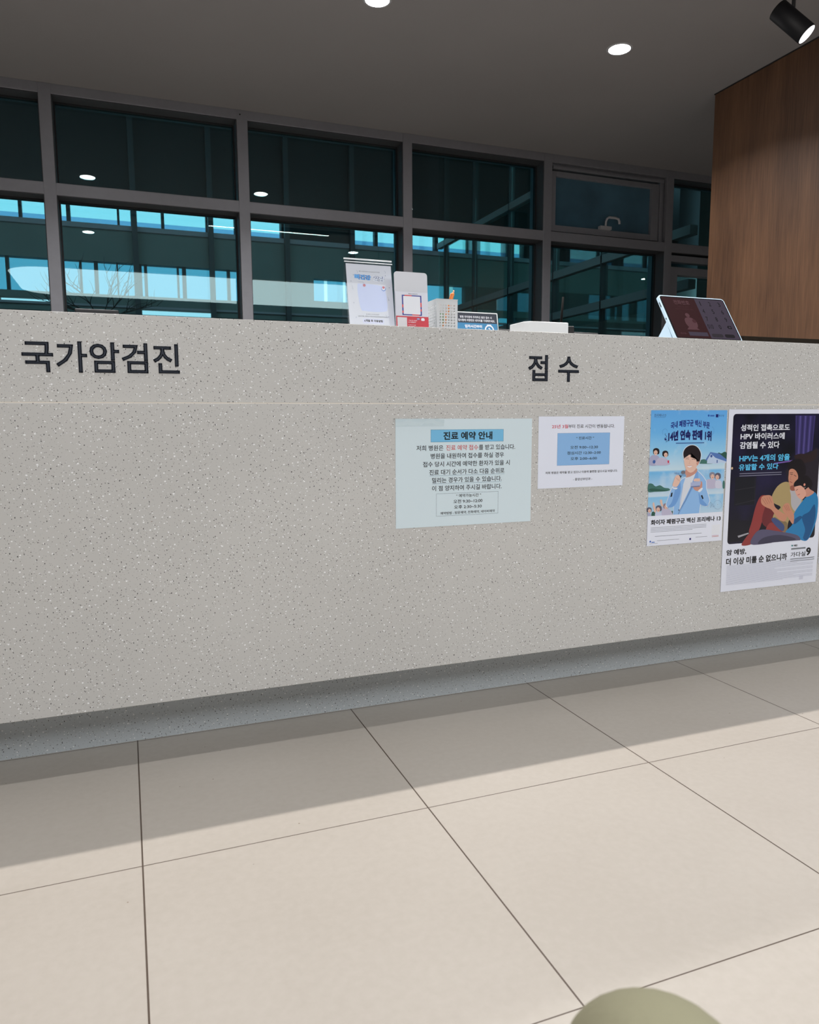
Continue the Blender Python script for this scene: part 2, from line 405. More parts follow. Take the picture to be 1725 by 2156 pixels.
for i in range(len(xs) - 1):
    a = xs[i] + (.033 if i else 0); b_ = xs[i + 1] - (.033 if i < len(xs) - 2 else 0)
    win = bpy.data.objects.new('window_%d' % (i + 1), None); COL.objects.link(win); win.location = ((a + b_) / 2, YG, .95); win['kind'] = 'structure'
    win['label'] = 'fixed two-pane window with dark gaskets'
    opening = i in (7,); narrow = i in (8,)
    for j, (z0, z1) in enumerate(((.95, 2.168), (2.236, 2.725))):
        fi = .012
        if opening and j == 1: continue
        bm = B()
        for bb in ((a, a + fi, z0, z1), (b_ - fi, b_, z0, z1), (a + fi, b_ - fi, z0, z0 + fi), (a + fi, b_ - fi, z1 - fi, z1)):
            box(bm, bb[0], bb[1], YG - .012, YG + .02, bb[2], bb[3])
        obj('glazing_bead', bm, GASK, win, world=True)
        bm = B()
        for bb in ((a + .0005, a + .004, z0, z1), (b_ - .004, b_ - .0005, z0, z1), (a + .004, b_ - .004, z1 - .004, z1 - .0005), (a + .004, b_ - .004, z0 + .0005, z0 + .002)):
            box(bm, bb[0], bb[1], YW + .006, YG - .0125, bb[2], bb[3])
        obj('reveal_shade_lining', bm, SHADEAL, win, world=True)
        bm = B(); box(bm, a + fi, b_ - fi, YG, YG + .008, z0 + fi, z1 - fi)
        obj('pane', bm, GLASS, win, world=True)
    if opening:
        win['label'] = 'window with a small tilting upper sash, blue glass and a hook handle'
        # stepped outer frame
        bm = B()
        for k, (ins, y0) in enumerate(((.0, YW + .03), (.018, YW + .012))):
            t = .03
            box(bm, a + ins, b_ - ins, y0, y0 + .06, 2.725 - ins - t * .7, 2.725 - ins)
        box(bm, b_ - .05, b_ - .022, YW + .015, YW + .1, 2.236, 2.70); box(bm, b_ - .018, b_, YW + .03, YW + .1, 2.236, 2.70)
        box(bm, a, a + .012, YW + .03, YW + .1, 2.236, 2.70)
        obj('outer_frame', bm, ALU, win, .0015, world=True)
        bm = B()
        x0, x1, z0, z1 = a + .014, b_ - .055, 2.245, 2.672; t = .045
        for bb in ((x0, x0 + .035, z0, z1), (x1 - t * 1.5, x1, z0, z1), (x0 + .035, x1 - t * 1.5, z0, z0 + t), (x0 + .035, x1 - t * 1.5, z1 - .035, z1)):
            box(bm, bb[0], bb[1], YW + .022, YW + .075, bb[2], bb[3])
        sash = obj('sash', bm, ALU, win, .002, world=True)
        bm = B(); box(bm, x0 + .035, x1 - t * 1.5, YW + .05, YW + .058, z0 + t, z1 - .035); pn = obj('pane', bm, GLASS_B, sash, world=True)
        pn['label'] = 'blue tinted pane'
        bm = B(); hx = 3.50
        box(bm, hx - .05, hx + .05, YW - .004, YW + .03, 2.288, 2.312)
        tube(bm, [(hx, YW + .005, 2.312), (hx, YW, 2.345), (hx + .005, YW - .005, 2.365), (hx + .02, YW - .01, 2.376), (hx + .08, YW - .01, 2.376), (hx + .105, YW - .01, 2.37), (hx + .115, YW - .01, 2.352), (hx + .115, YW - .01, 2.335)], .009, 10)
        h = obj('handle', bm, pmat('grey_handle_metal', (.42, .42, .44), .4, .3), sash, world=True); h['label'] = 'light grey hook handle'
    if narrow:
        win['label'] = 'window with a framed lower sash beside the wooden wall'
        bm = B()
        for bb in ((a, a + .085, .95, 2.06), (b_ - .085, b_, .95, 2.06), (a + .085, b_ - .085, 2.0, 2.06), (a, b_, 2.10, 2.15)):
            box(bm, bb[0], bb[1], YW + .02, YW + .09, bb[2], bb[3])
        obj('sash', bm, ALU, win, .002, world=True)

# ================================================================== RECEPTION COUNTER
CX0, CX1 = -2.6, WX - .004
YF = 1.892; H = 1.107
ctr = thing('reception_counter', 'long grey terrazzo reception counter with recessed base and dark lettering', 'reception counter', (1.0, 2.0, 0))
bm = B(); box(bm, CX0, CX1, YF, YF + .03, .158, .901); obj('front_panel', bm, TERR, ctr, .0015, world=True)
bm = B(); box(bm, CX0, CX1, YF + .006, YF + .036, .9036, H - .0005); obj('upper_panel', bm, TERR, ctr, .001, world=True)
bm = B(); box(bm, CX0, CX1, YF + .0005, YF + .008, .9008, .9035); o = obj('joint_strip', bm, pmat('cream_joint', (.80, .74, .66), .4), ctr, world=True); o['label'] = 'thin cream joint strip'
bm = B(); box(bm, CX0, CX1, YF + .036, 2.46, H - .04, H - .0005)
obj('countertop', bm, TERR, ctr, world=True)
bm = B(); box(bm, CX0, CX1, 2.057, 2.09, 0, .158); box(bm, CX0, CX1, YF + .03, 2.09, .158, .175); k_ = obj('kickboard', bm, TERR_K, ctr, world=True); k_['label'] = 'recessed darker terrazzo base'
bm = B(); box(bm, CX0, CX1, 2.42, 2.45, 0, H - .04); obj('back_panel', bm, PLAS, ctr, world=True)
bm = B(); box(bm, CX0, CX0 + .03, YF + .036, 2.42, .175, H - .04); obj('end_panel', bm, TERR, ctr, world=True)
INKB = pmat('dark_navy_lettering', (.014, .020, .036), .45)
def lettering(s, x0, x1, z0, z1, where, parent, y=YF + .0055, wt=.016):
    """one raised part per letter, set out as the font spaces them"""
    mxx_ = lambda t: max(v[0] for v in text_geo(t)[0])
    full = text_geo(s, wt)[0]
    X0 = min(v[0] for v in full); X1 = max(v[0] for v in full); Y0 = min(v[1] for v in full); Y1 = max(v[1] for v in full)
    sx_ = (x1 - x0) / (X1 - X0); sz_ = (z1 - z0) / (Y1 - Y0)
    for n, ch in enumerate(s):
        if ch == ' ': continue
        off = mxx_(s[:n + 1]) - mxx_(ch); vs, fs = text_geo(ch, wt)
        bm = B()
        for f in fs:
            prism(bm, [(x0 + sx_ * (vs[k][0] + off - X0), z0 + sz_ * (vs[k][1] - Y0)) for k in f], 'y', y - .001, y)
        o = obj('letter', bm, INKB, parent, world=True); o['label'] = 'dark raised Korean letter ' + ch + ' ' + where
lettering('국가암검진', -.209, .131, .9705, 1.0415, 'at the left end', ctr)
lettering('접 수', 1.089, 1.259, .9665, 1.042, 'near the middle', ctr)

# ================================================================== NOTICES AND POSTERS ON THE COUNTER
K = ink(18, 20, 26); RED = ink(200, 60, 70); BOXB = ink(125, 195, 235); BOXB2 = ink(145, 190, 238); GREY = ink(120, 125, 132)
ya = YF - .0009
p = Print(.42, .299, pmat('laminated_paper', srgb(220, 235, 242), .22))
p.rect(.245, .10, .78, .215, BOXB); p.frame(.245, .10, .78, .215, .0006, ink(60, 100, 130))
p.text('진료 예약 안내', .335, .12, .695, .195, K, .03)
yy = [.243, .318, .393, .468, .543, .618]
ln = [(.145, .875, None), (.245, .785, '병원을 내원하여 접수를 하실 경우'), (.19, .83, '접수 당시 시간에 예약한 환자가 있을 시'), (.235, .79, '진료 대기 순서가 다소 다음 순위로'), (.255, .77, '밀리는 경우가 있을 수 있습니다.'), (.255, .77, '이 점 양지하여 주시길 바랍니다.')]
for (a, b_, t), y0 in zip(ln, yy):
    if t is None:
        p.text('저희 병원은', .145, y0, .335, y0 + .05, K, .012); p.text('진료 예약 접수', .355, y0, .59, y0 + .05, ink(205, 90, 90), .012)
        p.text('를 받고 있습니다.', .595, y0, .87, y0 + .05, K, .012)
    else: p.text(t, a, y0, b_, y0 + .05, K, .012)
p.line([(.235, .525), (.79, .525)], .0006, ink(60, 110, 150)); p.line([(.255, .600), (.77, .600)], .0006, ink(60, 110, 150))
p.frame(.285, .692, .745, .905, .0006, ink(90, 110, 125))
p.text('“ 예약가능시간 ”', .43, .703, .615, .735, K, .012)
p.text('오전 9:30~12:00', .41, .755, .625, .79, K, .012); p.text('오후 2:30~5:30', .415, .808, .62, .843, K, .012)
p.text('예약방법 : 방문예약, 전화예약, 네이버예약', .315, .865, .72, .893, K, .012)
n1 = tag(p.done('notice', (.680, ya, .5625), (0, math.radians(.15), 0)), 'large laminated white notice with a light blue heading box, taped to the counter front', 'notice')
bm = B()
rn = random.Random(3)
g = [[bm.verts.new((-.008 + .15 * i / 24, -.0018 - .0022 * rn.random() * (1 if j < 3 else .2), .300 - .022 * j / 4 + .002 * math.sin(i * 1.3) * (j == 0))) for j in range(5)] for i in range(25)]
for i in range(24):
    for j in range(4): bm.faces.new((g[i][j], g[i + 1][j], g[i + 1][j + 1], g[i][j + 1])).smooth = True
tp = obj('clear_tape', bm, glass_mat('clear_tape', (.97, .98, .98), .10), n1); tp['label'] = 'wrinkled strip of clear tape'

p = Print(.2985, .2105, pmat('white_office_paper', srgb(236, 240, 254), .3))
p.text('25년 3월', .15, .112, .335, .165, ink(205, 60, 80), .015); p.text('부터 진료 시간이 변동됩니다.', .338, .112, .885, .165, K, .012)
p.rect(.215, .232, .83, .685, BOXB2); p.frame(.215, .232, .83, .685, .0005, ink(80, 110, 170))
p.text('“ 진료시간 ”', .43, .283, .64, .325, K, .015)
p.text('오전 9:00~12:30', .365, .41, .69, .455, K, .012); p.text('점심시간 12:30~2:00', .33, .49, .725, .535, K, .012); p.text('오후 2:00~6:00', .37, .57, .68, .615, K, .012)
p.text('저희 병원은 예약을 받고 있으니 이용에 불편함 없으시길 바랍니다.', .085, .765, .935, .80, K, .015)
p.text('- 중앙산부인과 -', .405, .868, .63, .905, K, .015)
tag(p.done('notice', (1.1225, ya, .6555), (0, 0, 0)), 'small white paper notice with a light blue opening hours box, right of the large notice', 'notice')

# ---- vaccine poster with a man in a light blue suit
sky, N_, Lk_, b0 = newmat('poster_sky_print')
tc = N_.new('ShaderNodeTexCoord'); sx = N_.new('ShaderNodeSeparateXYZ'); Lk_.new(tc.outputs['Object'], sx.inputs[0])
mr = N_.new('ShaderNodeMapRange'); mr.inputs['From Min'].default_value = .09; mr.inputs['From Max'].default_value = .425; Lk_.new(sx.outputs[2], mr.inputs['Value'])
nz = N_.new('ShaderNodeTexNoise'); nz.inputs['Scale'].default_value = 12; nz.inputs['Detail'].default_value = 5; Lk_.new(tc.outputs['Object'], nz.inputs['Vector'])
cr = N_.new('ShaderNodeValToRGB'); e = cr.color_ramp.elements
cols = [(0, srgb(196, 220, 238)), (.19, srgb(140, 200, 240)), (.2, srgb(205, 225, 240)), (.42, srgb(120, 190, 238)), (.43, srgb(130, 195, 240)), (.445, srgb(205, 228, 242)), (.62, srgb(150, 208, 244)), (.8, srgb(112, 186, 242)), (1, srgb(104, 176, 240))]
e[0].position = 0; e[0].color = (*cols[0][1], 1); e[1].position = 1; e[1].color = (*cols[-1][1], 1)
for ps, c in cols[1:-1]:
    q = cr.color_ramp.elements.new(ps); q.color = (*c, 1)
Lk_.new(mr.outputs[0], cr.inputs[0])
cl = N_.new('ShaderNodeMapRange'); cl.inputs['From Min'].default_value = .56; cl.inputs['From Max'].default_value = .72; cl.inputs['To Max'].default_value = .6; Lk_.new(nz.outputs['Fac'], cl.inputs['Value'])
mxx = N_.new('ShaderNodeMix'); mxx.data_type = 'RGBA'; Lk_.new(cl.outputs[0], mxx.inputs['Factor']); Lk_.new(cr.outputs[0], mxx.inputs['A']); mxx.inputs['B'].default_value = (*srgb(225, 235, 245), 1)
Lk_.new(mxx.outputs['Result'], b0.inputs['Base Color']); b0.inputs['Roughness'].default_value = .3

def Q1(x, y):
    l = 145 - 67 * (y - 100) / 1980; r = 1275 - 100 * (y - 88) / 1912; t = 100 - 12 * (x - 145) / 1130; bt = 2080 - 80 * (x - 78) / 1097
    return ((x - l) / (r - l), (y - t) / (bt - t))
def q1(*xy): return [Q1(*c) for c in xy]
p = Print(.300, .4255, pmat('poster_paper', srgb(236, 239, 252), .3))
p.rect(0, 0, 1, .775, sky)
W = ink(232, 236, 246); NAVY = ink(28, 32, 110)
p.text('프리베나13', *TB(Q1, 190, 150, 355, 192), ink(60, 80, 130), .01); p.line(q1((190, 198), (350, 198)), .0006, NAVY)
p.circ(*Q1(988, 168), .0035, ink(40, 90, 180)); p.rect(*Q1(1010, 160), *Q1(1075, 180), ink(60, 110, 190)); p.rect(*Q1(1098, 148), *Q1(1135, 192), NAVY); p.text('종 근 당', *TB(Q1, 1146, 155, 1222, 182), NAVY, .01)
p.text('국내 폐렴구균 백신 부문', *TB(Q1, 428, 232, 1003, 330), ink(28, 36, 130), .035, arc=.022)
p.text('14년 연속 판매 1위', *TB(Q1, 392, 380, 1028, 528), ink(24, 26, 98), .055, arc=.012)
p.greek(*Q1(500, 562), *Q1(918, 576), 1, ink(70, 110, 170), .6)
# treble clef and flourish
p.line([Q1(352 + 26 * math.sin(t * .42) * (1 - t / 40), 552 - t * 4.2) for t in range(0, 30)], .0013, NAVY)
p.circ(*Q1(350, 515), .0035, NAVY)
p.line([Q1(340 + 36 * math.cos(t * .3), 425 + 42 * math.sin(t * .3) - 4 * t * .3) for t in range(8, 22)], .0005, ink(60, 100, 190))
p.line([Q1(1030 + 38 * math.cos(t * .3), 385 + 55 * math.sin(t * .3)) for t in range(-5, 8)], .0005, ink(60, 100, 190))
GRN = ink(70, 118, 110); GRN2 = ink(48, 92, 80)
p.poly(q1((835, 862), (850, 835), (880, 805), (930, 800), (990, 815), (1040, 830), (1040, 862)), GRN, True)
p.poly(q1((1110, 730), (1140, 702), (1180, 712), (1225, 690), (1262, 705), (1262, 800), (1150, 760)), GRN2, True)
p.poly(q1((960, 858), (965, 790), (1015, 712), (1090, 760), (1260, 820), (1250, 850), (1180, 846), (1120, 862)), ink(196, 214, 240))
p.poly(q1((935, 812), (1012, 694), (1150, 715), (1262, 800), (1262, 832), (1090, 778), (1020, 716), (960, 815)), ink(90, 125, 190))
p.circ(*Q1(1027, 752), .0045, ink(60, 90, 160)); p.rect(*Q1(1108, 808), *Q1(1122, 850), ink(70, 100, 165))
p.poly(q1((104, 1275), (106, 1165), (160, 1158), (205, 1195), (270, 1180), (330, 1215), (395, 1225), (412, 1250), (350, 1268), (200, 1275)), GRN, True)
p.poly(q1((110, 1240), (170, 1225), (240, 1235), (320, 1245), (380, 1250), (300, 1262), (160, 1265)), GRN2, True)
p.poly(q1((1200, 1218), (1202, 1125), (1228, 1118), (1228, 1218)), GRN, True)
SK = ink(236, 196, 178); SK2 = ink(208, 152, 136); HAIR = ink(34, 24, 28); HG = ink(96, 92, 110); CLO = ink(176, 176, 206); CLO2 = ink(196, 190, 214)
def fig(cx, cy, r, hair, cloth, body, tilt=0):
    p.poly(body, cloth, True)
    p.poly(q1((cx - r * 1.15, cy), (cx - r, cy - r), (cx, cy - r * 1.45), (cx + r, cy - r), (cx + r * 1.2, cy + r * .2), (cx + r * .8, cy + r * .9), (cx - r * .8, cy + r * .9)), hair, True)
    p.poly(q1((cx - r * .75 + tilt, cy), (cx + tilt, cy - r * .65), (cx + r * .7 + tilt, cy), (cx + r * .45 + tilt, cy + r), (cx + tilt, cy + r * 1.3), (cx - r * .5 + tilt, cy + r)), SK, True)
    p.rect(*Q1(cx - r * .25 + tilt, cy + r * .55), *Q1(cx + r * .3 + tilt, cy + r * .72), ink(170, 70, 76))
    p.rect(*Q1(cx - r * .45 + tilt, cy - r * .02), *Q1(cx - r * .15 + tilt, cy + r * .07), HAIR); p.rect(*Q1(cx + r * .15 + tilt, cy - r * .02), *Q1(cx + r * .45 + tilt, cy + r * .07), HAIR)
fig(215, 695, 38, HAIR, CLO, q1((118, 885), (122, 790), (160, 745), (235, 748), (262, 800), (235, 885)), -6)
fig(345, 728, 36, HAIR, CLO2, q1((208, 885), (225, 810), (280, 775), (350, 790), (395, 830), (400, 882)), 8)
p.poly(q1((375, 822), (402, 815), (400, 850), (382, 862)), ink(214, 60, 90)); p.circ(*Q1(185, 838), .0055, ink(60, 100, 170))
fig(1040, 1040, 38, ink(140, 140, 158), CLO2, q1((945, 1218), (950, 1110), (1000, 1088), (1080, 1090), (1100, 1130), (1095, 1218)), 4)
fig(1125, 1050, 38, HG, ink(214, 214, 232), q1((1095, 1218), (1085, 1140), (1110, 1105), (1165, 1110), (1185, 1160), (1180, 1218)), -8)
p.poly(q1((165, 1455), (182, 1430), (192, 1470), (212, 1560), (190, 1575)), SK, True); p.poly(q1((268, 1400), (296, 1392), (302, 1430), (312, 1490), (286, 1480)), SK, True)
p.poly(q1((150, 1640), (152, 1580), (180, 1565), (208, 1600), (205, 1640)), GRN2, True); p.poly(q1((430, 1628), (432, 1560), (462, 1570), (460, 1626)), GRN2, True)
fig(115, 1545, 30, HG, CLO, q1((98, 1640), (98, 1590), (130, 1590), (140, 1640)), 6)
fig(250, 1525, 36, HG, ink(206, 212, 236), q1((205, 1636), (205, 1580), (250, 1570), (296, 1590), (296, 1634)), -6)
fig(352, 1490, 32, ink(150, 130, 140), CLO2, q1((305, 1634), (300, 1510), (340, 1500), (400, 1530), (440, 1580), (436, 1630)), 4)
# main figure: outline, jacket, shirt
def grow(pts, d):
    c = Vector((sum(a for a, _ in pts) / len(pts), sum(b_ for _, b_ in pts) / len(pts)))
    return [tuple(Vector(q) + (Vector(q) - c).normalized() * d) for q in pts]
JK = ink(148, 192, 240); JK2 = ink(116, 164, 224); JK3 = ink(92, 138, 204)
jack = [(455, 1620), (470, 1480), (375, 1505), (355, 1462), (395, 1340), (442, 1215), (520, 1160), (590, 1090), (660, 1055), (820, 970), (900, 1050), (945, 1120), (948, 1230), (998, 1400), (975, 1480), (930, 1490), (858, 1460), (838, 1598)]
p.poly([Q1(*c) for c in grow(jack, 9)], W, False); p.poly(q1(*jack), JK)
p.poly(q1((500, 1200), (560, 1130), (560, 1300), (480, 1475), (380, 1502), (440, 1420)), JK2, True)
p.poly(q1((835, 1290), (880, 1380), (960, 1470), (930, 1486), (858, 1456), (840, 1380)), JK2, True)
p.poly(q1((640, 1060), (800, 985), (820, 1010), (700, 1230), (580, 1480), (545, 1560), (560, 1400), (600, 1180)), ink(222, 226, 236))
p.poly(q1((795, 985), (822, 965), (830, 1060), (760, 1200), (640, 1420), (545, 1600), (528, 1616), (560, 1540), (700, 1240)), ink(128, 172, 228))
p.line(q1((728, 1215), (640, 1400), (560, 1530), (525, 1618)), .0012, ink(70, 84, 110)); p.line(q1((600, 1180), (580, 1340), (560, 1480)), .0008, JK3)
p.circ(*Q1(540, 1545), .0026, ink(70, 100, 150))
neck = [(650, 940), (800, 930), (800, 990), (730, 1040), (680, 1060), (640, 1055)]
p.poly(q1(*neck), SK2, True)
hair = [(612, 770), (608, 700), (640, 640), (700, 602), (770, 600), (830, 640), (865, 710), (862, 780), (840, 850), (800, 880), (640, 830)]
p.poly([Q1(*c) for c in grow(hair, 9)], W, True); p.poly(q1(*hair), HAIR, True)
face = [(618, 780), (640, 745), (720, 735), (790, 765), (820, 800), (818, 860), (790, 940), (745, 985), (700, 992), (650, 950), (625, 880)]
p.poly(q1(*face), SK, True)
p.poly(q1((800, 850), (832, 828), (835, 862), (812, 890)), SK2, True)
p.poly(q1((612, 795), (618, 715), (665, 668), (720, 660), (738, 775), (728, 660), (790, 680), (835, 740), (838, 822), (806, 838), (790, 780), (742, 770), (715, 772), (715, 700), (680, 745), (632, 775)), HAIR)
p.line(q1((640, 798), (662, 790), (688, 800)), .0012, ink(60, 40, 44)); p.line(q1((730, 805), (755, 796), (782, 808)), .0012, ink(60, 40, 44))
p.line(q1((634, 780), (660, 772), (690, 778)), .0008, ink(90, 64, 60)); p.line(q1((728, 784), (756, 776), (785, 788)), .0008, ink(90, 64, 60))
p.line(q1((708, 800), (700, 850), (690, 862), (712, 866)), .0007, SK2)
p.poly(q1((664, 896), (700, 898), (734, 892), (722, 910), (698, 918), (674, 910)), ink(248, 240, 240), True); p.line(q1((660, 892), (700, 897), (738, 888)), .0009, ink(190, 84, 84))
# microphone hand
p.poly([Q1(*c) for c in [(590, 968), (622, 966), (630, 1000), (606, 1022), (575, 1010), (574, 984)]], ink(120, 116, 124), True)
p.poly(q1((560, 1020), (590, 1034), (545, 1110), (490, 1165), (465, 1160), (470, 1130)), ink(40, 44, 60))
p.poly(q1((470, 1105), (490, 1050), (530, 1028), (560, 1060), (562, 1110), (540, 1165), (505, 1205), (460, 1195), (448, 1170)), SK, True)
for k in range(4): p.line(q1((492 + 16 * k, 1062 + 8 * k), (530 + 10 * k, 1110 + 6 * k)), .0006, SK2)
p.text('프리베나13', *TB(Q1, 478, 975, 650, 1015), ink(170, 214, 244), .02, shear=.028, back=ink(50, 110, 190), bw=.04)
p.poly(q1((445, 1195), (470, 1215), (520, 1215), (500, 1240), (450, 1225)), W, True)
# pointing hand with a card
p.poly(q1((752, 1210), (800, 1190), (870, 1120), (888, 1165), (875, 1225), (820, 1262), (775, 1248)), SK2, True)
p.poly(q1((714, 1140), (850, 1118), (868, 1140), (850, 1190), (712, 1205)), ink(176, 186, 220)); p.poly(q1((712, 1196), (850, 1182), (850, 1200), (720, 1212)), ink(120, 130, 170))
for k in range(4): p.poly(q1((757 + 25 * k, 1120), (765 + 25 * k, 1090 - 6 * k), (785 + 20 * k, 1078), (800 + 18 * k, 1090), (790 + 20 * k, 1118)), SK, True)
p.poly(q1((822, 1262), (880, 1215), (892, 1235), (850, 1278)), W, True)
p.poly(q1((865, 1330), (888, 1322), (905, 1375), (888, 1385)), ink(26, 28, 40)); p.poly(q1((430, 1290), (450, 1285), (440, 1345), (415, 1352)), ink(26, 28, 40))
p.line([Q1(1120 + 62 * math.cos(t * .35), 1465 + 66 * math.sin(t * .35)) for t in range(19)], .0004, ink(90, 110, 150)); p.circ(*Q1(1120, 1462), .0008, K)
p.line(q1((960, 1500), (1010, 1430), (1025, 1440), (1012, 1510), (1040, 1450), (1048, 1500), (1075, 1480)), .0005, ink(90, 100, 140))
p.rect(0, .775, 1, 1, pmat('poster_paper', (0, 0, 0)))
p.text('화이자 폐렴구균 백신 프리베나 13', *TB(Q1, 138, 1690, 1160, 1768), K, .04)
G2 = ink(150, 154, 168)
p.greek(.045, .862, .78, .905, 4, G2, .3); p.greek(.1, .928, .72, .934, 1, G2, .6)
p.rect(*Q1(1030, 1765), *Q1(1148, 1900), ink(236, 238, 246)); p.greek(*Q1(1030, 1925), *Q1(1130, 1948), 2, ink(190, 100, 90), .4)
p.circ(*Q1(128, 2010), .003, ink(40, 90, 180)); p.rect(*Q1(145, 2015), *Q1(190, 2025), ink(60, 110, 190)); p.rect(*Q1(693, 1960), *Q1(715, 1990), NAVY)
p.greek(.13, .962, .42, .968, 1, G2, .5); p.greek(.64, .957, .80, .963, 1, G2, .5); p.greek(.035, .982, .14, .986, 1, G2, .6)
tag(p.done('poster', (1.5195, ya, .4585)), 'bright blue sky poster of a man in a pale blue suit holding a microphone', 'poster')

# ---- dark poster with a couple
def Q2(x, y):
    l = 172 - 92 * (y - 65) / 2017; r = 1200 - 57 * (y - 57) / 1918; t = 65 - 8 * (x - 172) / 1028; bt = 2082 - 107 * (x - 80) / 1063
    return ((x - l) / (r - l), (y - t) / (bt - t))
def q2(*xy): return [Q2(*c) for c in xy]
night, N_, Lk_, b0 = newmat('poster_night_print')
tc = N_.new('ShaderNodeTexCoord'); n1_ = N_.new('ShaderNodeTexNoise'); n1_.inputs['Scale'].default_value = 7; Lk_.new(tc.outputs['Object'], n1_.inputs['Vector'])
cr = N_.new('ShaderNodeValToRGB'); cr.color_ramp.elements[0].position = .35; cr.color_ramp.elements[0].color = (*srgb(14, 16, 26), 1); cr.color_ramp.elements[1].position = .7; cr.color_ramp.elements[1].color = (*srgb(38, 34, 66), 1)
Lk_.new(n1_.outputs['Fac'], cr.inputs[0]); Lk_.new(cr.outputs[0], b0.inputs['Base Color']); b0.inputs['Roughness'].default_value = .3
p = Print(.428, .6025, pmat('poster_paper_white', srgb(234, 237, 250), .3))
u0, v0 = Q2(215, 115); u1, v1 = Q2(1140, 1490)
p.rect(.045, .024, .955, .735, night, .012)
p.poly(q2((860, 125), (1080, 125), (1050, 560), (870, 560)), ink(62, 54, 110)); 
for k in range(7): p.poly(q2((880 + 28 * k, 130), (892 + 28 * k, 130), (884 + 26 * k, 540), (872 + 26 * k, 540)), ink(92, 84, 150) if k % 2 else ink(44, 40, 84))
p.poly([(.60, .34), (.74, .26), (.85, .235), (.955, .22), (.955, .60), (.70, .60)], ink(40, 34, 44))
p.poly(q2((860, 560), (930, 540), (1010, 545), (1080, 500), (1100, 470), (1105, 560), (1060, 620), (930, 640), (870, 600)), ink(48, 34, 36), True)
p.poly(q2((640, 640), (900, 600), (900, 616), (640, 655)), ink(120, 90, 170))
p.rect(*Q2(235, 800), *Q2(440, 1100), ink(22, 24, 34)); p.line(q2((235, 940), (440, 905)), .0012, ink(60, 58, 66)); p.line(q2((235, 1100), (440, 1050)), .0012, ink(60, 58, 66)); p.line(q2((440, 800), (440, 1100)), .0012, ink(50, 48, 58))
p.circ(*Q2(202, 700), .004, ink(220, 190, 150))
p.poly([(.052, .725), (.052, .60), (.4, .62), (.95, .60), (.95, .70), (.95, .725)], ink(22, 22, 34))
p.poly(q2((260, 1448), (375, 1412), (380, 1425), (270, 1468)), ink(170, 168, 176))
RP = ink(150, 62, 62); RP2 = ink(112, 44, 50)
p.poly(q2((305, 1555), (340, 1480), (400, 1410), (470, 1390), (450, 1450), (410, 1540)), RP, True)
p.poly(q2((380, 1410), (410, 1290), (450, 1120), (500, 1010), (560, 1000), (620, 1060), (600, 1150), (540, 1230), (490, 1380), (440, 1410)), RP, True)
p.poly(q2((560, 1100), (600, 1060), (640, 1150), (760, 1400), (640, 1385), (520, 1300)), RP2, True)
p.poly(q2((560, 1390), (620, 1300), (760, 1390), (800, 1420), (620, 1420)), RP, True)
SHY = ink(178, 156, 110); SHY2 = ink(136, 116, 86)
p.poly(q2((622, 1010), (680, 900), (760, 850), (830, 870), (880, 940), (960, 1040), (960, 1150), (880, 1200), (810, 1290), (790, 1410), (700, 1370), (640, 1280), (650, 1200), (720, 1130), (640, 1080)), SHY, True)
p.poly(q2((820, 935), (870, 930), (950, 1040), (900, 1180), (840, 1120), (830, 1000)), ink(186, 182, 186), True)
p.poly(q2((650, 1240), (720, 1280), (790, 1300), (800, 1380), (770, 1410), (690, 1350)), SHY2, True)
p.poly(q2((620, 1270), (660, 1250), (760, 1330), (750, 1400), (680, 1350)), ink(70, 84, 130), True)
SKD = ink(206, 144, 118); SKD2 = ink(160, 96, 80)
p.poly(q2((505, 1050), (520, 1010), (580, 995), (620, 1010), (640, 1070), (660, 1130), (720, 1180), (790, 1230), (760, 1290), (690, 1250), (620, 1160), (560, 1130), (515, 1095)), SKD, True)
for k in range(4): p.line(q2((515 + 26 * k, 1030 - 4 * k), (560 + 20 * k, 1100 - 6 * k)), .0012, SKD2)
BH = ink(26, 20, 26)
p.poly(q2((800, 720), (790, 660), (840, 610), (930, 600), (985, 680), (980, 770), (900, 800)), BH, True)
p.poly(q2((806, 720), (840, 705), (880, 730), (905, 790), (890, 850), (860, 910), (835, 940), (812, 880), (798, 820), (800, 770)), SKD, True)
p.poly(q2((820, 900), (860, 890), (880, 940), (830, 945)), SKD2, True)
p.line(q2((815, 762), (845, 768)), .0016, BH); p.line(q2((812, 745), (848, 748)), .0014, BH); p.line(q2((856, 772), (885, 790)), .0016, BH); p.line(q2((812, 845), (840, 858)), .0018, ink(150, 60, 60))
p.line(q2((830, 775), (815, 820), (832, 826)), .0010, SKD2)
BL = ink(44, 130, 186); BL2 = ink(28, 88, 140)
p.poly(q2((850, 1270), (880, 1180), (940, 1090), (1000, 1020), (1080, 960), (1130, 1010), (1140, 1120), (1120, 1300), (1040, 1490), (960, 1500), (880, 1440), (780, 1410), (850, 1330)), BL, True)
p.poly(q2((960, 1240), (1040, 1180), (1100, 1100), (1110, 1260), (1040, 1480), (980, 1480), (1000, 1380)), BL2, True)
p.poly(q2((850, 1290), (930, 1230), (960, 1250), (880, 1320)), BL2, True)
p.poly(q2((862, 900), (870, 850), (930, 800), (1000, 780), (1060, 840), (1065, 900), (1000, 960), (930, 960)), BH, True)
p.poly(q2((975, 900), (1010, 890), (1040, 930), (1090, 965), (1030, 1010), (985, 1010), (960, 960)), ink(206, 146, 128), True)
p.poly(q2((866, 905), (890, 885), (930, 888), (958, 905), (985, 940), (1000, 985), (975, 1030), (945, 1044), (905, 1015), (880, 970)), ink(228, 170, 150), True)
p.poly(q2((866, 900), (885, 850), (940, 815), (1010, 800), (1040, 850), (1030, 900), (1000, 925), (985, 935), (968, 900), (940, 890), (915, 892), (890, 898)), BH, True)
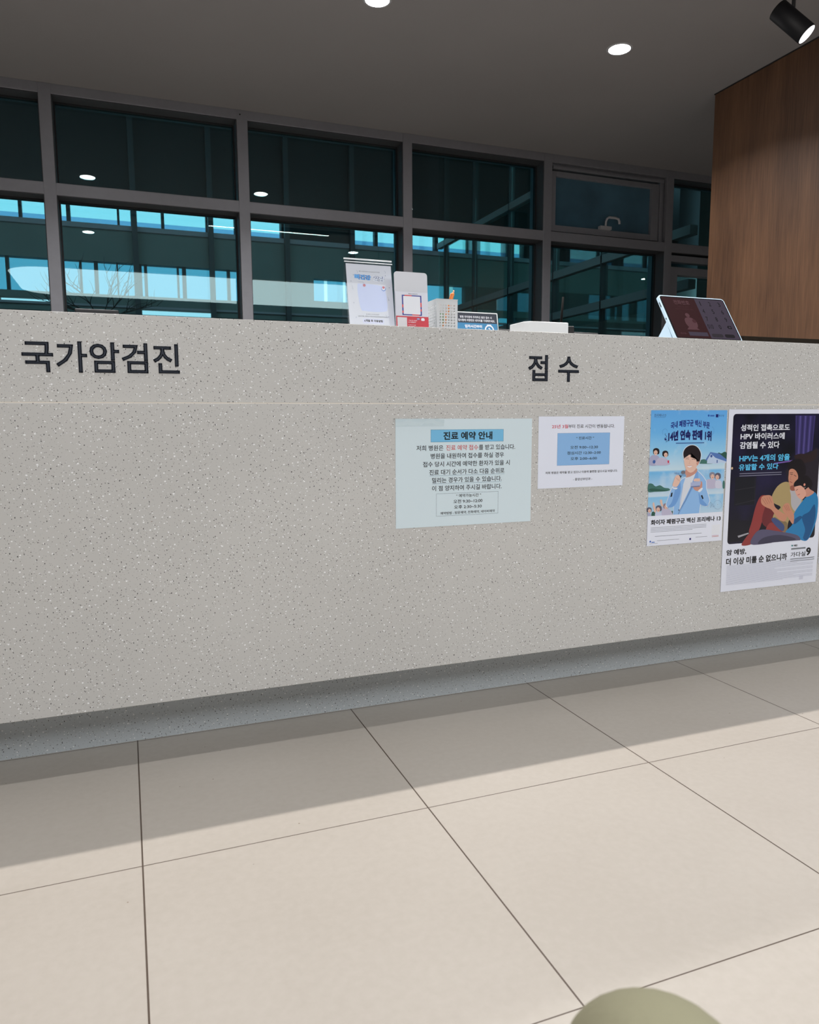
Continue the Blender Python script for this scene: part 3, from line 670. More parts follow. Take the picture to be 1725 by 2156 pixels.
p.line(q2((884, 946), (905, 930)), .0016, BH); p.line(q2((905, 995), (930, 985)), .0016, ink(176, 60, 66)); p.circ(*Q2(978, 880), .0045, ink(226, 150, 130)); p.circ(*Q2(986, 910), .0012, ink(230, 230, 235))
p.poly(q2((740, 1130), (770, 1090), (810, 1090), (835, 1150), (870, 1220), (860, 1320), (800, 1240), (750, 1180)), SKD, True)
for k in range(3): p.line(q2((755 + 20 * k, 1110 - 3 * k), (790 + 16 * k, 1170)), .0012, SKD2)
JN = ink(92, 88, 116)
p.poly(q2((405, 1545), (440, 1430), (520, 1378), (700, 1400), (900, 1440), (950, 1495), (900, 1505), (640, 1520), (620, 1530)), JN, True)
p.poly(q2((480, 1540), (540, 1470), (700, 1440), (860, 1470), (880, 1500), (640, 1525)), ink(64, 62, 84), True)
WH = ink(236, 238, 246); CY = ink(96, 200, 246)
p.text('성적인 접촉으로도', *TB(Q2, 290, 225, 800, 298), WH, .03); p.text('HPV 바이러스에', *TB(Q2, 288, 318, 745, 392), WH, .03); p.text('감염될 수 있다', *TB(Q2, 282, 413, 692, 490), WH, .03)
p.text('HPV는 4개의 암을', *TB(Q2, 276, 556, 806, 632), CY, .03); p.text('유발할 수 있다', *TB(Q2, 272, 655, 684, 726), CY, .03)
p.greek(*Q2(278, 756), *Q2(720, 786), 2, ink(130, 130, 150), .35)
p.text('암 예방,', *TB(Q2, 145, 1605, 352, 1672), K, .03); p.text('더 이상 미룰 순 없으니까', *TB(Q2, 142, 1700, 798, 1782), K, .03)
p.poly(q2((848, 1562), (858, 1550), (868, 1562), (858, 1575)), ink(0, 120, 120)); p.text('MSD', *TB(Q2, 875, 1552, 918, 1573), K, .03)
p.greek(*Q2(848, 1592), *Q2(1010, 1606), 1, GREY, .6)
p.text('가다실', *TB(Q2, 843, 1640, 1010, 1694), K, .01); p.text('9', *TB(Q2, 1020, 1585, 1072, 1676), K, .04)
p.greek(*Q2(840, 1712), *Q2(1115, 1732), 2, GREY, .35)
p.greek(.05, .855, .955, .968, 20, ink(196, 198, 212), .3)
p.rect(*Q2(948, 1900), *Q2(990, 1945), ink(214, 216, 232))
tag(p.done('poster', (1.8255, ya - .001, .284)), 'dark night-time poster of a couple leaning together, in a white border', 'poster')
p = Print(.42, .537, pmat('poster_paper_white', (0, 0, 0))); p.rect(.03, .03, .97, .97, ink(150, 150, 200))
tag(p.done('poster', (2.2605, ya - .0016, .349)), 'lavender poster cut off by the right edge of the photo', 'poster')

# ================================================================== THINGS ON THE COUNTER TOP
def at(name, label, cat, loc): return thing(name, label, cat, loc)
# --- acrylic stand with a leaflet
ZT = H + .0005
st = at('acrylic_stand', 'tall clear acrylic stand holding a white leaflet with blue lettering', 'sign stand', (.584, 1.99, ZT))
Wd, Hh, lean = .137, .193, math.radians(11)
def leanpt(x, d, h): return (x, d + h * math.sin(lean), h * math.cos(lean))
bm = B()
for d0, d1, hh in ((-.003, -.001, Hh - .008), (.0015, .0035, Hh)):
    vs = [bm.verts.new(leanpt(x, d, h)) for x in (0, Wd) for d in (d0, d1) for h in (.002, hh)]
    for f in ((0, 1, 3, 2), (4, 6, 7, 5), (0, 4, 5, 1), (2, 3, 7, 6), (0, 2, 6, 4), (1, 5, 7, 3)): bm.faces.new([vs[i] for i in f])
box(bm, 0, Wd, -.004, .075, 0, .002)
yt_ = .0025 + Hh * math.sin(lean); zt_ = Hh * math.cos(lean)
vs = [bm.verts.new(c) for c in ((0, yt_, zt_), (Wd, yt_, zt_), (Wd, .075, .002), (0, .075, .002), (0, yt_ + .002, zt_), (Wd, yt_ + .002, zt_), (Wd, .077, .002), (0, .077, .002))]
for f in ((0, 1, 2, 3), (7, 6, 5, 4), (0, 4, 5, 1), (2, 6, 7, 3), (1, 5, 6, 2), (0, 3, 7, 4)): bm.faces.new([vs[i] for i in f])
o = obj('holder', bm, CLEAR, st); o['label'] = 'clear acrylic holder'
bm = B(); tube(bm, [(-.001, yt_, zt_ + .002), (Wd + .001, yt_, zt_ + .002)], .0022, 8); tube(bm, [(-.001, -.002 + (Hh - .008) * math.sin(lean), (Hh - .008) * math.cos(lean) + .001), (Wd + .001, -.002 + (Hh - .008) * math.sin(lean), (Hh - .008) * math.cos(lean) + .001)], .0015, 8)
o = obj('polished_edge', bm, pmat('polished_acrylic_edge', (.8, .85, .88), .1), st); o['label'] = 'bright top edge'
p = Print(Wd - .006, Hh - .016, pmat('leaflet_paper', srgb(226, 226, 232), .4))
p.text('BO-BONE CHALLENGE', .28, .105, .74, .122, ink(120, 120, 130), .0)
p.text('뼈건강', .17, .16, .535, .245, ink(110, 185, 245), .03, shear=.008, back=ink(30, 70, 150), bw=.05)
p.text('알람', .57, .17, .84, .255, ink(240, 242, 250), .03, shear=.008, back=ink(70, 84, 130), bw=.05)
p.poly([(.22, .36), (.32, .31), (.75, .33), (.84, .42), (.86, .68), (.76, .745), (.38, .745), (.26, .70)], ink(206, 214, 244), True)
p.line([(.24, .285), (.36, .285), (.37, .37)], .0012, ink(190, 196, 214)); p.circ(.375, .335, .004, ink(200, 90, 100))
p.circ(.80, .375, .0065, ink(80, 130, 210)); p.circ(.80, .37, .005, ink(240, 240, 248)); p.circ(.80, .352, .0035, ink(220, 90, 90))
for (a, b_) in ((.15, .18), (.86, .16), (.12, .40), (.90, .55), (.87, .82), (.15, .85), (.09, .28), (.93, .35), (.12, .62)): p.circ(a, b_, .0012, ink(140, 150, 170))
for (a, b_) in ((.22, .10), (.84, .08), (.09, .34), (.87, .50), (.80, .79)): p.line([(a, b_), (a + .03, b_ + .02), (a + .02, b_ + .045)], .0006, ink(150, 156, 176))
p.text('뼈 튼튼! 내 건강 챙김!', .37, .785, .66, .80, ink(110, 110, 120), .01)
p.text('QR코드를 스캔하고 다음 검진일 알람을 받아보세요!', .19, .818, .86, .838, ink(100, 100, 110), .01)
p.rect(.29, .862, .76, .94, ink(224, 226, 246), .004); p.text('6개월 후 자동알림', .32, .875, .73, .915, K, .045)
lf = p.done('leaflet', (.003, -.0008 + .004 * math.sin(lean), .004), (-lean, 0, 0), st); lf['label'] = 'white leaflet with blue bubble lettering'

# --- white payment card stand
st = at('payment_card_stand', 'white round-cornered card stand with a blue and red square frame and red band', 'card stand', (.711, 1.965, ZT))
lean = math.radians(5)
bm = B(); prism(bm, rrect(0, .098, 0, .157, .009), 'y', 0, .002)
o = obj('back_card', bm, pmat('white_card_plastic', (.60, .61, .66), .25), st); o.rotation_euler = (-lean, 0, 0)
bm = B(); box(bm, 0, .098, -.001, .055, 0, .002); o = obj('foot', bm, WHITEP, st)
p = Print(.096, .100, pmat('pocket_plastic', srgb(212, 214, 226), .2), .0012)
p.text('중앙산부인과', .40, .035, .68, .065, ink(60, 60, 70), .02)
p.rect(.195, .085, .80, .64, ink(36, 42, 140)); 
R_ = ink(214, 52, 60)
for r in ((.28, .085, .50, .115), (.195, .35, .235, .43), (.76, .28, .80, .40), (.50, .61, .72, .64), (.195, .52, .235, .58), (.76, .46, .80, .52)): p.rect(*r, R_)
p.rect(.235, .115, .76, .61, ink(232, 234, 242))
p.rect(0, .665, 1, 1, ink(204, 40, 58)); p.rect(.035, .70, .33, .965, ink(222, 220, 224))
p.text('1. Scan for details', .37, .76, .64, .79, WH, .01); p.text('① 쿠폰받기', .37, .81, .60, .845, WH, .02)
p.text('2. Scan to pay', .37, .885, .60, .92, WH, .01); p.text('결제하기', .37, .935, .56, .975, WH, .02)
p.rect(.63, .70, .73, .76, ink(50, 60, 150), .003); p.text('CU', .645, .712, .715, .75, WH, .03); p.rect(.78, .70, .86, .715, WH); p.circ(.805, .745, .0035, WH); p.circ(.845, .745, .0035, WH)
po = p.done('front_pocket', (.001, -.0022, .002), (-lean, 0, 0), st); po['label'] = 'pocket with a square frame and red band'

# --- perforated pen cup
cup = at('pen_cup', 'white perforated square pen cup', 'pen cup', (.84, 1.98, ZT))
bm = B(); cw, cd, chh = .064, .070, .088
def perf(o0, du, dv, nu, nv, Wc, Hc, nrm, mx=.006, mz0=.004, mz1=.012, rr=.0026):
    # sheet with real round holes; o0 origin, du/dv unit directions
    cu_, cv_ = (Wc - 2 * mx) / nu, (Hc - mz0 - mz1) / nv
    P = lambda u, v: o0 + du * u + dv * v
    def quad(u0, u1, v0, v1): bm.faces.new([bm.verts.new(P(u, v)) for u, v in ((u0, v0), (u1, v0), (u1, v1), (u0, v1))])
    quad(0, mx, 0, Hc); quad(Wc - mx, Wc, 0, Hc); quad(mx, Wc - mx, 0, mz0); quad(mx, Wc - mx, Hc - mz1, Hc)
    for i in range(nu):
        for j in range(nv):
            cx, cy = mx + cu_ * (i + .5), mz0 + cv_ * (j + .5)
            n = 16; inn = []; outr = []; inb = []
            for k in range(n):
                a = 2 * PI * (k + .5) / n; c_, s_ = math.cos(a), math.sin(a)
                q = max(abs(c_), abs(s_)); inn.append(bm.verts.new(P(cx + rr * c_, cy + rr * s_))); inb.append(bm.verts.new(P(cx + rr * c_, cy + rr * s_) - nrm * .0012))
                outr.append(bm.verts.new(P(cx + cu_ / 2 * c_ / q, cy + cv_ / 2 * s_ / q)))
            for k in range(n):
                k2 = (k + 1) % n
                a1, a2 = 2 * PI * (k + .5) / n, 2 * PI * (k2 + .5) / n
                bm.faces.new((inn[k], inn[k2], outr[k2], outr[k])); bm.faces.new((inn[k], inb[k], inb[k2], inn[k2]))
                if (k + .5) // 4 != (k2 + .5) // 4 or True:
                    c1, s1 = math.cos(a1), math.sin(a1); c2, s2 = math.cos(a2), math.sin(a2)
                    if (abs(c1) > abs(s1)) != (abs(c2) > abs(s2)):
                        cn = bm.verts.new(P(cx + cu_ / 2 * (1 if c1 + c2 > 0 else -1), cy + cv_ / 2 * (1 if s1 + s2 > 0 else -1)))
                        bm.faces.new((outr[k], outr[k2], cn))
X_, Y_, Z_ = Vector((1, 0, 0)), Vector((0, 1, 0)), Vector((0, 0, 1))
perf(Vector((0, 0, 0)), X_, Z_, 6, 9, cw, chh, -Y_); perf(Vector((0, cd, 0)), -Y_, Z_, 6, 9, cd, chh, -X_)
perf(Vector((cw, cd, 0)), -X_, Z_, 6, 9, cw, chh, Y_); perf(Vector((cw, 0, 0)), Y_, Z_, 6, 9, cd, chh, X_)
bmesh.ops.remove_doubles(bm, verts=bm.verts, dist=.00005)
o = obj('cup_wall', bm, WHITEP, cup)
bm = B(); box(bm, .0005, cw - .0005, .0005, cd - .0005, 0, .0015); obj('cup_base', bm, WHITEP, cup)
bm = B()
for (x0, x1, y0, y1) in ((-.0008, cw + .0008, -.0008, .0012), (-.0008, cw + .0008, cd - .0012, cd + .0008), (-.0008, .0012, .0012, cd - .0012), (cw - .0012, cw + .0008, .0012, cd - .0012)): box(bm, x0, x1, y0, y1, chh, chh + .002)
obj('rim', bm, WHITEP, cup)
def pen(base, tip, col, label, clip=True):
    base = Vector(base); tip = Vector(tip); d = (tip - base).normalized()
    t = thing('pen', label, 'pen', base)
    m = pmat('pen_' + label.split()[0], col, .35); L_ = (tip - base).length
    q = lambda s, o=Vector((0, 0, 0)): d * s + o
    bm = B(); tube(bm, [q(0), q(.012), q(.03), q(L_ * .9), q(L_ * .94)], [.001, .0032, .0044, .0046, .0036], 14); obj('barrel', bm, m, t)
    bm = B(); tube(bm, [q(L_ * .94), q(L_)], .0022, 10); o = obj('push_button', bm, pmat('pale_orange_button', (.9, .55, .35), .4), t)
    if clip:
        n_ = Vector((-1, -.3, 0)).normalized()
        bm = B(); tube(bm, [q(L_ * .92, n_ * .004), q(L_ * .91, n_ * .0078), q(L_ * .72, n_ * .0066)], [.0014, .0016, .0011], 8); obj('clip', bm, m, t)
    return t
pen((.868, 2.008, ZT + .004), (.903, 2.004, ZT + .119), (.9, .27, .05), 'orange push-button pen leaning in the white cup')
pen((.882, 2.034, ZT + .004), (.868, 2.012, ZT + .062), (.12, .35, .12), 'green short pen hidden inside the white cup', False)

# --- parking notice stand
st = at('parking_notice_stand', 'low clear stand with a navy and blue parking notice', 'sign stand', (.968, 2.12, ZT))
lean = math.radians(12)
p = Print(.140, .078, pmat('navy_print_sheet', srgb(24, 36, 58), .3), .001)
p.rect(.0, .0, 1, .40, ink(22, 32, 52)); p.rect(0, .40, 1, 1, ink(40, 128, 178))
p.text('병원 주차장에 주차하신 분은 접수 시', .10, .11, .88, .21, WH, .02); p.text('접수증에 차량번호 네자리를 기재해주세요.', .05, .245, .955, .345, WH, .02)
p.text('입차시간부터', .20, .47, .62, .60, WH, .04); p.text('무료주차적용', .22, .64, .62, .78, WH, .04)
p.circ(.80, .66, .016, WH); p.circ(.80, .66, .0118, ink(40, 128, 178)); p.rect(.745, .44, .855, .50, WH, .002); p.text('2', .775, .57, .825, .75, WH, .03)
s_ = p.done('printed_sheet', (.0, 0, .002), (-lean, 0, 0), st); s_['label'] = 'navy and blue printed sheet'
bm = B(); 
def lp(x, d, h): return (x, d + h * math.sin(lean), h * math.cos(lean))
for d0, d1 in ((.0018, .0035),):
    vs = [bm.verts.new(lp(x, d, h)) for x in (-.003, .143) for d in (d0, d1) for h in (.001, .081)]
    for f in ((0, 1, 3, 2), (4, 6, 7, 5), (0, 4, 5, 1), (2, 3, 7, 6), (0, 2, 6, 4), (1, 5, 7, 3)): bm.faces.new([vs[i] for i in f])
box(bm, -.003, .143, -.004, .05, 0, .0015)
obj('holder', bm, CLEAR, st)
bm = B(); tube(bm, [lp(-.003, 0, .082), lp(.143, 0, .082)], .0016, 8); tube(bm, [lp(.143, 0, .082), lp(.143, 0, .004)], .0012, 8); tube(bm, [lp(-.003, 0, .082), lp(-.003, 0, .004)], .0009, 8)
obj('polished_edge', bm, pmat('polished_acrylic_edge', (1, 1, 1)), st)

# --- router
rt = at('wifi_router', 'flat white box router with one black aerial', 'router', (1.207, 2.12, ZT))
bm = B(); prism(bm, [(0, .02), (.015, .004), (.045, 0), (.157, 0), (.157, .11), (0, .11)], 'z', .026, .061)
o = obj('body', bm, WHITEP, rt, .003)
bm = B(); prism(bm, [(.004, .022), (.018, .008), (.047, .004), (.154, .004), (.154, .106), (.004, .106)], 'z', .0, .0255); o = obj('base', bm, pmat('pale_grey_plastic', (.48, .48, .5), .45), rt)
bm = B(); cyl(bm, (.1575, .06, .04), (.170, .06, .04), .006, n=12); tube(bm, [(.166, .06, .034), (.1665, .06, .075), (.172, .06, .152)], [.005, .0042, .0034], 10); o = obj('antenna', bm, pmat('black_rubber', (.004, .004, .004), .8, spec=.1), rt); o['label'] = 'black aerial'
ad = at('power_adapter', 'small black power adapter beside the white router', 'adapter', (1.405, 2.19, ZT))
bm = B(); box(bm, -.012, .014, -.02, .03, 0, .058); obj('adapter_body', bm, BLK, ad, .003)
bm = B(); tube(bm, [(.0, .03, .02), (.0, .08, .02), (-.02, .16, .012), (-.02, .26, .004)], .002, 8); obj('cable', bm, BLK, ad)
# dark monitor tops behind the desk
def monitor(x, y, w_, z1, label):
    t = thing('computer_monitor', label, 'monitor', (x, y, .72))
    bm = B(); box(bm, -w_ / 2, w_ / 2, 0, .02, z1 - .72 - .30, z1 - .72); obj('screen_back', bm, pmat('black_plastic', (.012, .012, .014), .45), t, .004)
    bm = B(); box(bm, -.02, .02, .02, .05, .01, z1 - .72 - .12); box(bm, -.06, .06, -.05, .11, 0, .012); obj('stand', bm, pmat('black_plastic', (0, 0, 0)), t)
    return t
# inner desk
dk = thing('work_desk', 'low work desk on the staff side of the counter', 'desk', (1.0, 2.8, 0))
bm = B(); box(bm, CX0, CX1 - .02, 2.455, 3.05, .70, .72); obj('desk_top', bm, pmat('desk_laminate', (.2, .195, .185), .5), dk, world=True)
for x in (CX0 + .05, .4, 2.0, CX1 - .1):
    bm = B(); box(bm, x, x + .03, 2.50, 3.0, 0, .70); obj('leg', bm, pmat('desk_laminate', (0, 0, 0)), dk, world=True)
monitor(-.065, 2.62, .13, 1.213, 'black computer monitor just showing over the left half of the counter')
monitor(1.60, 2.62, .46, 1.206, 'black computer monitor behind the white router')

# --- tablet
tb = at('tablet_computer', 'tablet in a pale blue case showing a dark red and grey number keypad', 'tablet', (1.698, 2.0, ZT))
tw, th = .281, .188; lean = math.radians(33)
def TP(x, d, s): return (x, d * math.cos(lean) + s * math.sin(lean), -d * math.sin(lean) + s * math.cos(lean) + .0065)
def slab(pts, d0, d1, m, name):
    bm = B(); A = [bm.verts.new(TP(u, d0, v)) for u, v in pts]; C_ = [bm.verts.new(TP(u, d1, v)) for u, v in pts]; n = len(pts)
    bm.faces.new(A); bm.faces.new(C_[::-1])
    for i in range(n): bm.faces.new((A[i], C_[i], C_[(i + 1) % n], A[(i + 1) % n]))
    return obj(name, bm, m, tb)
CASE = pmat('pale_blue_case', (.50, .66, .80), .35)
slab(rrect(0, tw, 0, th, .012), .0, .011, CASE, 'case')['label'] = 'pale blue case'
slab(rrect(.0045, tw - .0045, .0045, th - .0045, .009), -.0012, .002, pmat('black_screen_glass', (.01, .01, .012), .12), 'bezel')['label'] = 'black bezel'
def scr(name, r, g, b_, s=.42):
    m = pmat(name, (.008, .008, .008), .5, emit=srgb(r, g, b_), es=s); m.node_tree.nodes['Principled BSDF'].inputs['IOR'].default_value = 1.08
    return m
SR = scr('screen_dark_red', 74, 26, 32); SG = scr('screen_grey', 96, 84, 104); SK_ = scr('screen_ink', 26, 22, 32); SP = scr('screen_pink', 128, 84, 92); SB = scr('screen_button', 70, 62, 72)
p = Print(tw - .018, th - .018, SR, 0)
p.rect(0, 0, .53, 1, SR); p.rect(.53, 0, 1, 1, SG)
p.text('전화번호', .17, .06, .42, .17, SP, .02); p.text('전화번호를 입력해', .20, .21, .38, .245, scr('screen_dim', 100, 52, 60), .0); p.text('적립하고 혜택을 받으세요', .15, .27, .44, .305, scr('screen_dim', 0, 0, 0), .0)
for r_, row in enumerate((('1', '2', '3'), ('4', '5', '6'), ('7', '8', '9'), ('010', '0', '⌫'))):
    for c_, t in enumerate(row):
        cx = .60 + .155 * c_; cy = .115 + .195 * r_
        if t == '⌫':
            p.poly([(cx - .04, cy), (cx - .02, cy - .04), (cx + .035, cy - .04), (cx + .035, cy + .04), (cx - .02, cy + .04)], SK_); p.rect(cx - .01, cy - .02, cx + .02, cy + .02, SG)
        else:
            hw = .045 if t == '010' else (.007 if t == '1' else .018)
            p.text(t, cx - hw, cy - .055, cx + hw, cy + .055, SK_, .01)
p.rect(.56, .88, .74, .965, SB, .006); p.rect(.77, .88, .93, .965, scr('screen_button_dark', 44, 38, 46), .006)
p.rect(.20, .855, .50, .95, SG)
p.text('010-', .07, .88, .17, .92, SP, 0)
p.circ(.30, .44, .009, SP); p.poly([(.24, .52), (.34, .50), (.40, .60), (.38, .74), (.28, .78), (.22, .66)], SP, True); p.circ(.37, .58, .008, scr('screen_dim', 0, 0, 0))
p.poly([(.20, .80), (.40, .80), (.36, .74), (.24, .74)], SP)
so = p.done('screen', TP(.009, -.0016, .009), (-lean, 0, 0), tb); so['label'] = 'lit screen, dark red left half and grey keypad'
bm = B()
kp = [TP(.02, .0115, .085), TP(tw - .02, .0115, .085), (tw - .02, .135, 0), (.02, .135, 0)]
kq = [(a, b_ - .003, c + .003) for a, b_, c in kp]
A = [bm.verts.new(c) for c in kp]; C_ = [bm.verts.new(c) for c in kq]
bm.faces.new(A); bm.faces.new(C_[::-1])
for i in range(4): bm.faces.new((A[i], C_[i], C_[(i + 1) % 4], A[(i + 1) % 4]))
A = [bm.verts.new((.006, *c)) for c in ((.022, .002), (.06, .07), (.115, .002))]; C_ = [bm.verts.new((.009, *c)) for c in ((.022, .002), (.06, .07), (.115, .002))]
bm.faces.new(A); bm.faces.new(C_[::-1])
for i in range(3): bm.faces.new((A[i], C_[i], C_[(i + 1) % 3], A[(i + 1) % 3]))
obj('kickstand', bm, CASE, tb)
for s0, s1 in ((.140, .160), (.088, .094)):
    bm = B(); v = [TP(-.0006, d, s) for d in (.004, .007) for s in (s0, s1)] + [TP(.0006, d, s) for d in (.004, .007) for s in (s0, s1)]
    q = [bm.verts.new(c) for c in v]
    for f in ((0, 1, 3, 2), (4, 6, 7, 5), (0, 4, 5, 1), (2, 3, 7, 6), (0, 2, 6, 4), (1, 5, 7, 3)): bm.faces.new([q[i] for i in f])
    obj('side_button', bm, BLK, tb)

# --- low black glossy tray right of the tablet
tr = at('black_tray', 'long low black glossy tray lying right of the tablet', 'tray', (1.95, 2.13, ZT))
bm = B(); box(bm, 0, .95, 0, .26, 0, .004); box(bm, 0, .95, 0, .006, .004, .046); box(bm, 0, .95, .254, .26, .004, .046); box(bm, 0, .006, .006, .254, .004, .046); box(bm, .944, .95, .006, .254, .004, .046)
o = obj('tray_body', bm, pmat('glossy_black', (.018, .014, .01), .12, coat=.5, bump=.5, bscale=25), tr, .002)

# ================================================================== LIGHTS
LED = emis('led_diffuser', (1, .98, .97), 40.0)
def downlight(x, y, label, power):
    t = thing('ceiling_downlight', label, 'ceiling light', (x, y, ZC), group='recessed round downlights')
    bm = B(); n = 40; ra, rb = .068, .056
    R0 = [bm.verts.new((ra * math.cos(2 * PI * i / n), ra * math.sin(2 * PI * i / n), 0)) for i in range(n)]
    R1 = [bm.verts.new((.064 * math.cos(2 * PI * i / n), .064 * math.sin(2 * PI * i / n), -.004)) for i in range(n)]
    R2 = [bm.verts.new((rb * math.cos(2 * PI * i / n), rb * math.sin(2 * PI * i / n), -.003)) for i in range(n)]
    for a, c in ((R0, R1), (R1, R2)):
        for i in range(n): bm.faces.new((a[i], a[(i + 1) % n], c[(i + 1) % n], c[i])).smooth = True
    obj('trim_ring', bm, pmat('white_trim', (.35, .35, .37), .4), t)
    bm = B(); bm.faces.new([bm.verts.new((rb * math.cos(2 * PI * i / n), rb * math.sin(2 * PI * i / n), -.0025)) for i in range(n)])
    o = obj('diffuser', bm, LED, t); o['label'] = 'bright white diffuser'
    ld = bpy.data.lights.new('downlight_lamp', 'AREA'); ld.shape = 'DISK'; ld.size = .10; ld.energy = power; ld.color = (1, 1, 1); ld.spread = math.radians(130)
    lo = bpy.data.objects.new('lamp', ld); COL.objects.link(lo); lo.parent = t; lo.location = (0, 0, -.005)
    return t
downlight(1.185, 3.495, 'round recessed downlight cut by the top edge of the photo', L_DOWN_BACK)
downlight(2.52, 3.49, 'round recessed downlight in the ceiling right of the middle', L_DOWN_BACK)
for x, lab in ((-.18, 'recessed downlight over the staff side, mirrored high in the second window bay'), (-1.53, 'recessed downlight over the staff side, out of frame at far left')):
    downlight(x, 3.47, lab, L_DOWN_BACK)
for x, y, lab in ((6.86, 1.39, 'recessed downlight beyond the wooden partition, mirrored in the window behind the tablet'), (6.96, -2.25, 'recessed downlight far back at right, mirrored low above the parking notice')):
    downlight(x, y, lab, 5)
for x, lab in ((-.25, 'recessed downlight in front of the counter at left, mirrored low in the second bay'), (2.57, 'recessed downlight in front of the counter at right, mirrored above the leaflet stand')):
    downlight(x, 1.60, lab, L_DOWN_FRONT)
# luminous ceiling panel with round ends over the waiting area
ov = thing('luminous_ceiling_panel', 'large stadium-shaped luminous ceiling panel, mirrored as a cream band in the windows', 'ceiling light', (1.2, -1.5, ZC))
def stadium(x0, x1, y0, y1, r, n=14):
    return rrect(x0, x1, y0, y1, r, n)
bm = B(); bm.faces.new([bm.verts.new((x, y, -.012)) for x, y in stadium(-2.50, 3.05, -1.12, 1.10, .46)])
OV = emis('stretch_ceiling_glow', (.96, .985, 1), L_OVAL)
obj('glowing_sheet', bm, OV, ov)
bm = B(); a = [bm.verts.new((x, y, 0)) for x, y in stadium(-2.53, 3.08, -1.15, 1.13, .49)]; c = [bm.verts.new((x, y, -.014)) for x, y in stadium(-2.50, 3.05, -1.12, 1.10, .46)]
for i in range(len(a)): bm.faces.new((a[i], a[(i + 1) % len(a)], c[(i + 1) % len(a)], c[i]))
obj('panel_edge', bm, PLAS, ov)
# black ceiling track with linear modules and a spotlight
tk = thing('lighting_track', 'black ceiling track over the counter carrying linear lights and a spotlight', 'lighting track', (1.0, 2.43, ZC))
bm = B(); box(bm, -3.4, 2.30, -.014, .034, -.02, 0); obj('rail', bm, BLK, tk)
def line_light(x, ln_, label):
    t = thing('linear_light', label, 'linear light', (x, 2.43, ZC - .02), group='linear lights on the track')
    bm = B(); box(bm, -ln_ / 2, ln_ / 2, -.012, .012, -.02, 0); obj('housing', bm, BLK, t)
    bm = B(); bm.faces.new([bm.verts.new(c) for c in ((-ln_ / 2, -.010, -.0205), (ln_ / 2, -.010, -.0205), (ln_ / 2, .010, -.0205), (-ln_ / 2, .010, -.0205))]); obj('diffuser', bm, emis('linear_led', (1, .98, .95), 25), t)
    ld = bpy.data.lights.new('linear_lamp', 'AREA'); ld.shape = 'RECTANGLE'; ld.size = ln_; ld.size_y = .018; ld.energy = L_LINE * ln_ / 1.2; ld.color = (1, .95, .90); ld.spread = math.radians(140)
    lo = bpy.data.objects.new('lamp', ld); COL.objects.link(lo); lo.parent = t; lo.location = (0, 0, -.023)
line_light(1.46, 1.2, 'linear light on the ceiling track, mirrored in the third window bay')
line_light(-1.9, 1.2, 'added linear light at the unseen left end of the ceiling track')  # added lamp, out of view, strengthens the counter's shadow edge on the floor
sp = thing('track_spotlight', 'black cylindrical spotlight hanging from the ceiling above the wooden wall', 'spotlight', (2.596, 2.448, 2.440))
ax = Vector((.4198, -.5293, -.7373)).normalized()
bm = B()
cyl(bm, -ax * .084, ax * .080, .0395, n=40, cap1=False); cyl(bm, ax * .080, ax * .020, .037, .026, n=40, cap0=False, cap1=False)
cyl(bm, ax * .080, ax * .0805, .0395, .037, n=40, cap0=False, cap1=False)
obj('housing', bm, pmat('spot_black', (.003, .003, .004), .6, spec=.2), sp)
bm = B(); cyl(bm, ax * .0795, ax * .03, .0365, .022, n=40, cap0=False, cap1=True, mi=0)
o = obj('reflector', bm, pmat('white_reflector', (.8, .8, .84), .25, emit=(1, .98, 1), es=.45), sp); o['label'] = 'bright white reflector'
bm = B(); cyl(bm, ax * .034, ax * .038, .012, n=24); o = obj('lens', bm, emis('spot_led', (1, .97, .92), 6), sp)
sz = ZC - 2.440
bm = B(); tube(bm, [(0, 0, sz - .02), (0, 0, .03), (-.002, 0, .0)], .0075, 12); cyl(bm, (0, 0, sz - .02), (0, 0, sz - .05), .016, n=20); obj('stem', bm, BLK, sp)
ld = bpy.data.lights.new('spot_lamp', 'AREA'); ld.shape = 'DISK'; ld.size = .05; ld.energy = L_SPOT; ld.spread = math.radians(50); ld.color = (1, .94, .88)
lo = bpy.data.objects.new('lamp', ld); COL.objects.link(lo); lo.parent = sp; lo.location = ax * .045; lo.rotation_euler = ax.to_track_quat('-Z', 'Y').to_euler()

# ================================================================== OUTSIDE: COURTYARD AND FACADE
FY = 11.0
GW = pmat('facade_render', (.27, .29, .27), .8, var=.08, vscale=1.5)
DK = pmat('facade_dark_cladding', (.008, .008, .011), .6)
SB_ = pmat('facade_sill_band', (.50, .42, .46), .6)
bm = B(); box(bm, -6, 10, 5.22, 14, -.1, 0); struct('floor_courtyard', bm, pmat('courtyard_paving', (.2, .2, .2), .8, var=.1), 'dark paved courtyard floor')
bm = B(); box(bm, -6, 10, 5.22, FY + .3, 5.2, 5.35); struct('ceiling_courtyard', bm, pmat('courtyard_soffit', (.02, .022, .025), .8), 'dark roof over the courtyard')
bm = B(); box(bm, -6.1, -6, 5.22, FY + .3, 0, 5.2); struct('wall_courtyard', bm, DK, 'dark end wall of the courtyard')
fac = thing('office_facade', 'building front across the courtyard with two strips of bright windows', 'building', (2, FY, 0))
holes = [(-5.5, 2.24, 3.44, 3.86), (3.32, 6.20, 3.44, 3.86), (-5.5, 1.80, 2.54, 2.965), (2.70, 3.55, 2.60, 2.92), (4.50, 5.16, 2.60, 2.95), (-1.42, -.80, 2.41, 2.455), (.30, 1.24, 2.295, 2.372), (2.36, 3.42, 2.255, 2.292), (5.75, 6.08, 1.9, 2.5), (6.76, 6.96, 2.268, 2.300), (7.10, 8.26, 2.270, 2.302)]
